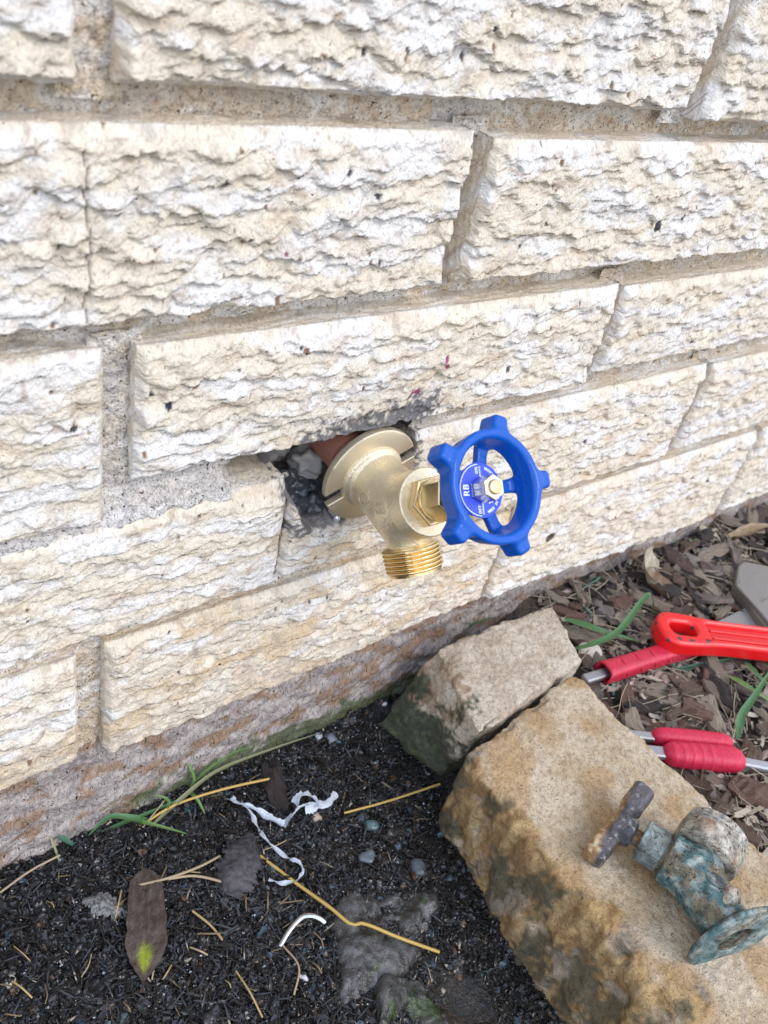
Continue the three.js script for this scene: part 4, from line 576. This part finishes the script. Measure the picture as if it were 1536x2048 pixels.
leaf('curled_leaf', 'pale dry curled leaf standing on the mulch by the wall', [[1305, 1105, 0.020], [1292, 1130, 0.022], [1293, 1160, 0.012], [1320, 1182, 0.006], [1352, 1192, 0.004]], 0.0105, { seed: 13, cup: 0.6, roll: (t) => 0.9 - t * 1.3, profile: (t) => 0.35 + 0.8 * Math.sin(0.3 + t * 2.6), col: (t, s) => mix3(mix3([0.44, 0.39, 0.29], [0.34, 0.29, 0.2], ss(-0.3, 0.3, N(t * 9, s * 4, 5))), [0.22, 0.13, 0.07], ss(0.45, 0.6, t + 0.1 * N(s * 4, t * 8, 1))), mat: phys({ vertexColors: true, roughness: 0.6, transmission: 0.1, thickness: 0 }) });
leaf('tan_leaf', 'long tan dried leaf curling against the wall foot', [[1455, 1075, 0.010], [1485, 1072, 0.012], [1515, 1058, 0.016], [1560, 1052, 0.012]], 0.0085, { seed: 17, cup: 0.45, roll: () => 0.5, col: (t, s) => mix3([0.38, 0.28, 0.17], [0.28, 0.20, 0.12], ss(-0.3, 0.3, N(t * 9, s * 5, 8))).map(q => q * vein(s)) });
leaf('small_leaf', 'small pale yellow leaf on the mulch at the foot of the wall', [[1400, 1052, 0.008], [1415, 1062, 0.009], [1432, 1072, 0.006]], 0.0045, { seed: 19, col: () => [0.48, 0.43, 0.30] });
leaf('dark_leaf', 'dull purple-brown leaf tucked under the ribbed red grips', [[1345, 1548, 0.003], [1385, 1555, 0.005], [1430, 1575, 0.003]], 0.012, { seed: 23, col: (t, s) => mix3([0.075, 0.055, 0.05], [0.12, 0.09, 0.085], ss(-0.3, 0.3, N(t * 9, s * 5, 8))) });

{ // white twine
  const t = thing('white_string', 'frayed white plastic string in a zigzag on the black soil', 'string'); const m = std({ color: new THREE.Color(0.72, 0.78, 0.86), roughness: 0.5, bumpMap: castTex, bumpScale: 0.0004 });
  const strand = (pts, w, tw) => mesh('strand', ribbon(curveFrom(pts.map(([u, v, h]) => pg(u, v, h))), 90, (s) => w * (1.2 + 0.5 * N(s * 22, w * 900, 1)) , (s) => tw * s + 0.9 * N(s * 7, 2, 1), null, 0.5, 4), m, t);
  strand([[460, 1598, 0.005], [468, 1606, 0.006], [492, 1612, 0.006], [530, 1632, 0.005], [566, 1652, 0.004]], 0.0019, 2.2); strand([[566, 1652, 0.004], [582, 1636, 0.005], [604, 1614, 0.007], [630, 1612, 0.007], [660, 1604, 0.006], [674, 1586, 0.006]], 0.0017, 3); strand([[592, 1610, 0.006], [604, 1592, 0.012], [622, 1594, 0.011], [634, 1610, 0.007], [610, 1616, 0.006]], 0.0024, 1.5);
  strand([[488, 1610, 0.006], [506, 1634, 0.005], [522, 1664, 0.004], [540, 1690, 0.004], [572, 1712, 0.004], [596, 1724, 0.004], [604, 1742, 0.004], [596, 1760, 0.004], [570, 1766, 0.004], [538, 1757, 0.004]], 0.0010, 22);
}
{ const pts = [[562, 1890, 0.002], [576, 1866, 0.004], [592, 1846, 0.0055], [606, 1834, 0.006], [624, 1832, 0.006], [640, 1838, 0.005], [648, 1844, 0.004]].map(q => pg(...q)); tag(mesh('bent_wire', mergeGeometries([new THREE.TubeGeometry(curveFrom(pts), 50, 0.00155, 14), new THREE.SphereGeometry(0.00155, 12, 8).translate(pts[6].x, pts[6].y, pts[6].z), new THREE.SphereGeometry(0.00155, 12, 8).translate(pts[0].x, pts[0].y, pts[0].z)]), std({ color: new THREE.Color(0.62, 0.63, 0.65), metalness: 1, roughness: 0.22 })), 'short bent piece of shiny metal rod on the wet soil', 'wire'); }

// straw: stalks with a slight bend and thickness
const strawMats = [[0.50, 0.33, 0.09], [0.42, 0.30, 0.13], [0.36, 0.28, 0.17], [0.20, 0.14, 0.08]].map(c => std({ color: new THREE.Color(...c), roughness: 0.55 }));
function straw(pts, r, m, label, group) { const P = pts.map(q => pg(...q)), c = P[0].clone(); const g = new THREE.TubeGeometry(curveFrom(P.map(p => p.sub(c))), pts.length * 5, r, 6); const o = tag(mesh('dry_straw', g, strawMats[m]), label, 'straw', group); o.position.copy(c); return o; }
straw([[520, 1712, 0.002], [600, 1772, 0.004], [660, 1815, 0.007], [706, 1850, 0.008], [720, 1846, 0.009], [800, 1876, 0.007], [878, 1904, 0.004]], 0.0009, 0, 'thick yellow straw bent at a joint crossing the wet stone');
straw([[688, 1626, 0.003], [770, 1604, 0.005], [880, 1568, 0.007]], 0.0007, 0, 'yellow straw leaning from the soil onto the large stone block');
straw([[295, 1642, 0.004], [345, 1612, 0.008], [440, 1580, 0.008], [555, 1554, 0.006]], 0.0008, 0, 'long yellow straw lying along the wall foot over green grass');
straw([[278, 1770, 0.003], [330, 1758, 0.006], [395, 1735, 0.006], [440, 1712, 0.003]], 0.0007, 2, 'pale forked straw across the top of the long brown leaf'); 
straw([[335, 1758, 0.0055], [390, 1752, 0.005], [475, 1772, 0.003]], 0.0007, 2, 'pale straw joining the forked one beside the crumpled black leaf');
straw([[0, 1785, 0.003], [60, 1742, 0.006], [120, 1710, 0.006]], 0.0006, 2, 'pale straw lying along the wall foot at the stained footing');
straw([[340, 1520, 0.028], [352, 1505, 0.031], [330, 1600, 0.012], [285, 1655, 0.004]].slice(2), 0.0004, 2, 'thin brown stalk leaning on the footing beside green grass');
straw([[385, 1822, 0.003], [420, 1850, 0.004], [445, 1880, 0.003]], 0.0006, 1, 'short tan straw near the bent metal rod');
straw([[472, 1942, 0.003], [500, 1985, 0.006], [525, 2035, 0.003]], 0.00045, 1, 'thin straw crossing another near the wet stone'); straw([[565, 1890, 0.003], [598, 1935, 0.006], [588, 1990, 0.003]], 0.0005, 2, 'fine pale stalk bent like a hook below the metal rod');
{ const r = rng(404); for (let k = 0; k < 26; k++) { const u = 20 + r() * 640, v = 1690 + r() * 350, a = r() * TAU, L = 18 + 46 * r(); if (px(u, v, 0).z < 0.012) continue; straw([[u, v, 0.0025], [u + Math.cos(a) * L * 0.5 + 6 * r(), v + Math.sin(a) * L * 0.5, 0.0045], [u + Math.cos(a) * L, v + Math.sin(a) * L, 0.0025]], 0.0002 + 0.0003 * r(), 1 + Math.floor(r() * 3), 'short broken straw scattered on the wet black soil', 'short straws on the wet soil'); } }

// green grass: each tuft a thing, each blade a part
const grassMats = [[0.08, 0.20, 0.07], [0.14, 0.26, 0.07], [0.06, 0.16, 0.10], [0.30, 0.31, 0.16]].map(c => phys({ color: new THREE.Color(...c), roughness: 0.5, transmission: 0.25, thickness: 0 }));
function tuft(label, blades) {
  const b0 = pg(blades[0][0][0][0], blades[0][0][0][1], 0), t = thing('grass_tuft', label, 'grass', b0);
  for (const [pts, w, m, mode] of blades) { const P = pts.map(([u, v, h]) => (mode === 'w' ? pw(u, v, h) : pg(u, v, h)).sub(b0)); const g = ribbon(curveFrom(P), 30, (s) => 1.2 * w * Math.min(1, 0.35 + 3 * s) * Math.pow(1 - s, 0.55) + 0.00008, () => 0.12, null, 0.3, 4); mesh('blade', g, grassMats[m], t); }
  return t;
}
tuft('thin green grass growing along the foot of the stained footing', [
  [[[300, 1655, 0.001], [365, 1596, 0.010], [430, 1545, 0.014], [540, 1500, 0.012], [640, 1466, 0.006]], 0.0013, 3], [[[376, 1588, 0.001], [388, 1556, 0.012, 0], [368, 1520, 0.020], [326, 1488, 0.026]], 0.0008, 1], [[[372, 1585, 0.001], [410, 1545, 0.016], [470, 1505, 0.022], [515, 1492, 0.022]], 0.0008, 1], [[[370, 1580, 0.001], [392, 1596, 0.008], [410, 1628, 0.003]], 0.0012, 1],
  [[[310, 1645, 0.001], [262, 1636, 0.010], [220, 1634, 0.012], [176, 1672, 0.003]], 0.0018, 0], [[[240, 1636, 0.001], [300, 1648, 0.008], [375, 1668, 0.002]], 0.0013, 1], [[[330, 1632, 0.001], [335, 1600, 0.014], [310, 1590, 0.016]], 0.0011, 1], [[[200, 1665, 0.001], [300, 1625, 0.008], [360, 1598, 0.008]], 0.0012, 0]]);
tuft('grass blade sprawling from the footing over the wet soil', [[[[150, 1692, 0.001], [110, 1668, 0.010], [60, 1648, 0.014], [-10, 1632, 0.014]], 0.0015, 2], [[[120, 1725, 0.001], [100, 1672, 0.012], [88, 1650, 0.014]], 0.0005, 3]]);
tuft('two bright green blades between the wall and the smaller block', [[[[900, 1275, 0.012], [912, 1240, 0.030], [925, 1212, 0.042]], 0.0016, 1], [[[895, 1285, 0.010], [940, 1252, 0.026], [988, 1234, 0.030]], 0.0016, 0]]);
tuft('long flat green blades fanned on the mulch before the red handles', [[[[1128, 1238, 0.014], [1200, 1262, 0.018], [1282, 1284, 0.010]], 0.0036, 0], [[[1128, 1303, 0.010], [1195, 1286, 0.018], [1240, 1260, 0.024], [1282, 1205, 0.034], [1300, 1188, 0.036], [1306, 1210, 0.026], [1302, 1238, 0.012]], 0.0023, 0], [[[1158, 1175, 0.006], [1166, 1205, 0.012], [1186, 1236, 0.006]], 0.0026, 2], [[[1175, 1160, 0.006], [1200, 1155, 0.012], [1160, 1180, 0.008]], 0.0010, 2], [[[1228, 1350, 0.006], [1228, 1370, 0.006], [1226, 1392, 0.003]], 0.0022, 2]]);
tuft('green grass blades crossing on the mulch beside the ribbed grips', [[[[1456, 1352, 0.012], [1498, 1376, 0.014], [1550, 1410, 0.010]], 0.0030, 1], [[[1475, 1478, 0.002], [1482, 1436, 0.012], [1512, 1388, 0.018], [1545, 1335, 0.016]], 0.0028, 0], [[[1355, 1338, 0.006], [1440, 1322, 0.010], [1530, 1310, 0.010]], 0.0013, 2], [[[1490, 1325, 0.010], [1515, 1352, 0.012], [1550, 1380, 0.008]], 0.0030, 0], [[[1330, 1320, 0.006], [1365, 1340, 0.006], [1400, 1332, 0.006]], 0.0012, 2]]);
tuft('small green seedling on the mulch near the wall foot', [[[[1386, 1096, 0.002], [1384, 1086, 0.010], [1378, 1078, 0.012]], 0.0024, 1], [[[1386, 1096, 0.002], [1390, 1084, 0.011], [1396, 1078, 0.012]], 0.0022, 1]]);

// bark chips
function chipGeo(L, W, T, sd) {
  const g = mergeVertices((() => { const b = new THREE.BoxGeometry(L, T, W, 9, 2, 4); b.deleteAttribute('normal'); b.deleteAttribute('uv'); return b; })(), 1e-6), p = g.attributes.position, uv = new Float32Array(p.count * 2);
  for (let i = 0; i < p.count; i++) {
    let x = p.getX(i), y = p.getY(i), z = p.getZ(i); const e = Math.abs(x) / (L / 2), tp = 1 - 0.45 * Math.pow(e, 3) * (0.6 + 0.8 * (N(sd, Math.sign(x) * 2, 5) + 0.4));
    uv[i * 2] = z / 0.012; uv[i * 2 + 1] = x / 0.03; z = z * tp + W * 0.25 * N(x / L * 2.4, sd, 1); x += L * 0.16 * N(z / W * 2.5 + sd, y * 900, 7) * e; y = y * (1 - 0.4 * Math.pow(Math.abs(z) / (W / 2), 2)) + T * 0.9 * N(x / L * 2.2, z / W * 1.6, sd) + T * 0.35 * N(x / L * 6, z / W * 7, sd + 3); p.setXYZ(i, x, y, z);
  }
  g.setAttribute('uv', new THREE.BufferAttribute(uv, 2)); return toCreasedNormals(g, 0.65);
}
const chipGeos = []; for (let k = 0; k < 14; k++) { const r = rng(900 + k); chipGeos.push(chipGeo(0.014 + 0.020 * r(), 0.0045 + 0.007 * r(), 0.0022 + 0.0028 * r(), k * 3.3)); }
const chipMats = [[0.21, 0.145, 0.105], [0.30, 0.225, 0.175], [0.17, 0.115, 0.09], [0.40, 0.32, 0.245], [0.26, 0.155, 0.115], [0.48, 0.40, 0.31], [0.075, 0.058, 0.052], [0.36, 0.305, 0.27]].map(c => std({ color: new THREE.Color(...c), map: woodTex, bumpMap: woodTex, bumpScale: 0.0012, roughness: 0.85 }));
const chipWords = ['dark brown', 'grey-brown', 'deep brown', 'tan', 'reddish brown', 'pale straw-brown', 'black', 'silvery grey'];
const toolLines = [[pg(1204, 1347), pg(1420, 1280), 0.011], [pg(1309, 1262), pg(1700, 1308), 0.015], [pg(1310, 1500), pg(1560, 1530), 0.012], [pg(1310, 1470), pg(1490, 1490), 0.010]];
const underTool = (x, z) => toolLines.some(([a, b, w]) => { const bx = b.x - a.x, bz = b.z - a.z, t = Math.min(1, Math.max(0, ((x - a.x) * bx + (z - a.z) * bz) / (bx * bx + bz * bz))); return Math.hypot(x - a.x - bx * t, z - a.z - bz * t) < w; });
const inBlock = (x, z) => (x > 0.044 + z * 0.15 && x < 0.185 && z > 0.006 && z < 0.075 && x < 0.20 - z * 0.3) || (x > 0.046 - (z - 0.09) * 0.16 && x < 0.148 && z >= 0.075);
{
  const r = rng(31337); let k = 0, tries = 0;
  while (k < 270 && tries++ < 6000) {
    const x = 0.13 + r() * 0.47, z = 0.004 + r() * 0.235; if (inBlock(x, z)) continue; const ut = underTool(x, z);
    const q = V(x, gh(x, z), z).sub(CAM), cx = q.dot(R0) / q.dot(R2) * F + CX, cy = q.dot(R1) / q.dot(R2) * F + CY; if (cx > 1610 || cy > 1750) continue;
    const gi = Math.floor(r() * 14), mi = Math.floor(r() * 8), s = 0.6 + 0.75 * r();
    const o = mesh('bark_chip', chipGeos[gi], chipMats[mi]); o.scale.setScalar(s); o.rotation.set((r() - 0.5) * (ut ? 0.1 : 0.6), r() * TAU, (r() - 0.5) * (ut ? 0.1 : 0.5)); const far = Math.max(0, (0.012 - z) * 0.0); o.position.set(x, gh(x, z) + (ut ? 0.001 : 0.003 + 0.006 * r()) + far, Math.max(z, 0.010)); k++;
    tag(o, `${chipWords[mi]} bark chip among the mulch beside the stone blocks`, 'bark chip', `${chipWords[mi]} bark chips of the mulch`);
  }
  const special = (name, label, a, b, h, W, T, m, sd) => { const p = pg(a[0], a[1], h), q = pg(b[0], b[1], h), o = mesh(name, chipGeo(p.distanceTo(q), W, T, sd), chipMats[m]); layAlong(o, p.clone().lerp(q, 0.5), q); return tag(o, label, 'bark chip'); };
  special('bark_chunk', 'dark wet bark chunk on the soil beside the white string', [536, 1528], [568, 1622], 0.003, 0.011, 0.007, 6, 2); special('bark_chunk', 'thin flaky brown bark sliver at the edge of the large block', [1250, 1375], [1265, 1450], 0.006, 0.009, 0.003, 4, 5); special('bark_chunk', 'long black charred bark piece between the two red tools', [1405, 1338], [1475, 1420], 0.007, 0.012, 0.006, 6, 8);
  special('bark_chunk', 'thick reddish brown bark piece above the ribbed grips', [1360, 1412], [1440, 1440], 0.006, 0.015, 0.007, 4, 11); special('bark_chunk', 'upright split grey wood stick beside the plier head', [1458, 1082], [1475, 1135], 0.008, 0.008, 0.006, 7, 14); special('bark_chunk', 'large orange-brown bark piece below the ribbed grips', [1455, 1575], [1560, 1600], 0.006, 0.018, 0.008, 4, 17); special('bark_chunk', 'white bleached wood chip beside the red wrench', [1430, 1232], [1458, 1216], 0.009, 0.006, 0.004, 5, 21); special('bark_chunk', 'greyish split wood sliver behind the green blades', [1185, 1205], [1235, 1245], 0.007, 0.010, 0.005, 7, 24); special('bark_chunk', 'purple-brown bark strip by the curled leaf', [1330, 1098], [1388, 1142], 0.009, 0.011, 0.005, 2, 27);
}
// pebbles
{
  const geos = []; for (let k = 0; k < 6; k++) { const g0 = new THREE.IcosahedronGeometry(1, 3); g0.deleteAttribute('normal'); g0.deleteAttribute('uv'); const g = mergeVertices(g0), p = g.attributes.position; for (let i = 0; i < p.count; i++) { const v = V().fromBufferAttribute(p, i), q = 1 + 0.4 * N(v.x + k * 9, v.y, v.z) + 0.12 * N(v.x * 3, v.y * 3 + k, v.z * 3); p.setXYZ(i, v.x * q, v.y * q * 0.7, v.z * q * 0.85); } g.computeVertexNormals(); geos.push(g); }
  const peb = (u, v, s, c, k, rough, label, group) => { const o = mesh('pebble', geos[k % 6], std({ color: new THREE.Color(...c), roughness: rough, bumpMap: null })); o.scale.setScalar(s); o.rotation.y = k * 1.7; o.position.copy(pg(u, v, s * 0.35)); return tag(o, label, 'pebble', group); };
  peb(1178, 1305, 0.0085, [0.62, 0.57, 0.50], 1, 0.8, 'whitish pebble under a grass blade beside the smaller block'); peb(1172, 1284, 0.0065, [0.50, 0.45, 0.36], 2, 0.8, 'buff pebble between the smaller block and the grass'); peb(1135, 1212, 0.004, [0.30, 0.38, 0.46], 3, 0.4, 'bluish pebble at the corner of the smaller block'); peb(632, 1636, 0.0036, [0.42, 0.34, 0.27], 4, 0.6, 'pinkish buff pebble below the white string'); peb(742, 1652, 0.0042, [0.05, 0.10, 0.11], 5, 0.25, 'wet teal pebble in the black soil'); peb(735, 1716, 0.0050, [0.11, 0.13, 0.15], 0, 0.15, 'wet pale blue pebble above the flat buried stone'); peb(838, 1738, 0.0052, [0.08, 0.10, 0.115], 3, 0.2, 'wet slate pebble behind the flat buried stone'); peb(662, 1478, 0.0042, [0.14, 0.15, 0.18], 2, 0.35, 'dark wet pebble by the mossy end of the smaller block'); peb(636, 1472, 0.003, [0.34, 0.38, 0.40], 4, 0.4, 'small grey pebble at the tip of the long grass stem'); peb(768, 1406, 0.0022, [0.6, 0.62, 0.64], 1, 0.4, 'tiny white pebble between footing and smaller block'); peb(605, 1958, 0.0028, [0.55, 0.55, 0.58], 1, 0.5, 'white chip of stone on the wet soil near the metal rod'); peb(22, 1965, 0.003, [0.50, 0.46, 0.38], 3, 0.6, 'cream pebble on the black soil away from the leaves');
  const r = rng(8), C = [[0.05, 0.06, 0.08], [0.09, 0.09, 0.10], [0.12, 0.09, 0.07], [0.06, 0.10, 0.11], [0.30, 0.26, 0.2]], M = C.map(c => std({ color: new THREE.Color(...c), roughness: 0.25 })), W = ['blue-black', 'dark grey', 'brown', 'dark teal', 'buff'];
  for (let k = 0; k < 90; k++) { const u = r() * 950, v = 1480 + r() * 568; let p = px(u, v, 0); if (p.z < 0.012 || inBlock(p.x, p.z)) continue; const s = 0.0012 + 0.0022 * r() * r(), m = k % 5; p = pg(u, v, s * 0.3); const o = mesh('pebble', geos[k % 6], M[m]); o.scale.setScalar(s); o.rotation.y = r() * 6; o.position.copy(p); tag(o, `small wet ${W[m]} pebble bedded in the black soil`, 'pebble', `${W[m]} pebbles in the wet soil`); }
}
// what nobody could count: soil crumbs, shredded wet fibres, fine mulch litter, pale grit with painted glints
function scatter(name, label, geo, mat, n, seed, place, colour) {
  const im = new THREE.InstancedMesh(geo, mat, n), r = rng(seed), o = new THREE.Object3D(), c = new THREE.Color(); let k = 0, tries = 0;
  while (k < n && tries++ < n * 5) { const q = place(r, o); if (!q) continue; o.updateMatrix(); im.setMatrixAt(k, o.matrix); im.setColorAt(k, c.setRGB(...colour(r))); k++; }
  im.count = k; im.name = name; im.castShadow = im.receiveShadow = true; scene.add(im); return tag(im, label, null, null, 'stuff');
}
const crumb = (() => { const g = new THREE.IcosahedronGeometry(1, 1), p = g.attributes.position; for (let i = 0; i < p.count; i++) { const v = V().fromBufferAttribute(p, i), q = 1 + 0.9 * N(v.x * 1.9, v.y * 1.9, v.z * 1.9) + 0.5 * N(v.x * 4.1, v.y * 4.1, v.z * 4.1); p.setXYZ(i, v.x * q * 1.2, v.y * q * 0.55, v.z * q); } g.computeVertexNormals(); return g; })();
const strip = (() => { const g = new THREE.BoxGeometry(1, 0.03, 0.07, 5, 1, 1), p = g.attributes.position; for (let i = 0; i < p.count; i++) { const x = p.getX(i); p.setY(i, p.getY(i) + 0.05 * Math.cos(x * 3.1) - 0.025); p.setZ(i, p.getZ(i) * (1.2 - Math.abs(x) * 1.4) + 0.03 * Math.sin(x * 4)); } g.computeVertexNormals(); return g; })();
const soilSpot = (r, o, lift) => { const x = -0.24 + r() * 0.36, z = 0.004 + r() * 0.22; if (inBlock(x, z) || Math.hypot(x - PUD.x, z - PUD.z) < 0.014) return null; o.position.set(x, gh(x, z) + lift, z); return o; };
scatter('soil_crumbs', 'wet black soil crumbs covering the ground', crumb, std({ roughness: 0.2 }), 34000, 61, (r, o) => { const q = soilSpot(r, o, 0.0004 + 0.0012 * r()); if (!q) return null; o.scale.setScalar(0.0003 + 0.0010 * r() * r() + 0.0020 * Math.pow(r(), 7)); o.rotation.set(r() * 6, r() * 6, r() * 6); return q; }, (r) => { const t = r(), b = 0.008 + 0.018 * r(); return t < 0.94 ? [b, b * 0.95, b * 0.95] : t < 0.97 ? [0.10, 0.06, 0.035] : [0.05, 0.08, 0.10]; });  // the few bluish crumbs carry sky glint in their colour
const clod = (() => { const g0 = new THREE.IcosahedronGeometry(1, 6); g0.deleteAttribute('normal'); g0.deleteAttribute('uv'); const g = mergeVertices(g0), p = g.attributes.position; for (let i = 0; i < p.count; i++) { const v = V().fromBufferAttribute(p, i), q = 1 + 0.6 * N(v.x * 1.3, v.y * 1.3, v.z * 1.3) + 0.4 * N(v.x * 3.7, v.y * 3.7, v.z * 3.7) + 0.22 * N(v.x * 9, v.y * 9, v.z * 9); p.setXYZ(i, v.x * q * 1.25, v.y * q * 0.6, v.z * q); } g.computeVertexNormals(); return g; })();
scatter('soil_clods', 'dark wet soil clods of mixed size', clod, std({ roughness: 0.26 }), 420, 66, (r, o) => { const q = soilSpot(r, o, 0.0006); if (!q) return null; o.scale.setScalar(0.0016 + 0.0045 * r() * r() * r()); o.rotation.set(r() * 0.6, r() * 6, r() * 0.6); return q; }, (r) => { const b = 0.010 + 0.022 * r(); return [b * 1.05, b * 0.95, b * 0.9]; });
scatter('wet_fibres', 'dark shredded wet grass fibres on the soil', strip, std({ roughness: 0.14 }), 9500, 62, (r, o) => { const q = soilSpot(r, o, 0.0014 + 0.0016 * r()); if (!q) return null; o.scale.setScalar(0.003 + 0.012 * r() * r()); o.rotation.set((r() - 0.5) * 0.8, r() * TAU, (r() - 0.5) * 0.45); return q; }, (r) => { const t = r(), b = 0.009 + 0.022 * r(); return t < 0.97 ? [b * 1.1, b, b * 0.92] : [0.17, 0.13, 0.075]; });
scatter('grit_and_glints', 'tiny pale grit scattered through the wet soil, bluish grains painted as glints', crumb, std({ roughness: 0.3 }), 2600, 63, (r, o) => { const q = soilSpot(r, o, 0.0014); if (!q) return null; o.scale.setScalar(0.0002 + 0.0007 * r() * r() * r()); return q; }, (r) => { const b = 0.18 + 0.4 * r(); return r() < 0.75 ? [b * 0.85, b * 0.95, b] : [b * 0.9, b * 0.7, b * 0.5]; });  // bluish grains add wet sky glints by colour, among real pale grit
const mulchSpot = (r, o, lift) => { const x = 0.12 + r() * 0.6, z = 0.002 + r() * 0.26; if (inBlock(x, z)) return null; o.position.set(x, gh(x, z) + (underTool(x, z) ? 0.001 : lift), z); return o; };
scatter('mulch_litter', 'fine brown bark shreds of the mulch bed', chipGeo(0.010, 0.0032, 0.0014, 91), std({ roughness: 0.9 }), 7000, 64, (r, o) => { const q = mulchSpot(r, o, 0.0005 + 0.005 * r()); if (!q) return null; o.scale.setScalar(0.35 + 0.8 * r()); o.rotation.set((r() - 0.5) * 0.9, r() * TAU, (r() - 0.5) * 0.7); return q; }, (r) => { const b = 0.09 + 0.32 * r(), t = r(); return t < 0.76 ? [b, b * 0.76, b * 0.62] : [0.44, 0.37, 0.29]; });
scatter('dry_grass_litter', 'fine dry grass threads lying through the mulch', new THREE.TubeGeometry(curveFrom([V(-0.5, 0, 0), V(-0.2, 0.03, 0.03), V(0.2, 0.02, -0.01), V(0.5, 0, 0.02)]), 6, 0.009, 4), std({ roughness: 0.7 }), 1000, 65, (r, o) => { const q = mulchSpot(r, o, 0.005 + 0.004 * r()); if (!q) return null; o.scale.setScalar(0.014 + 0.028 * r()); o.rotation.set((r() - 0.5) * 0.4, r() * TAU, (r() - 0.5) * 0.35); return q; }, (r) => { const b = 0.26 + 0.22 * r(); return [b, b * 0.86, b * 0.6]; });
renderer.render(scene, camera);
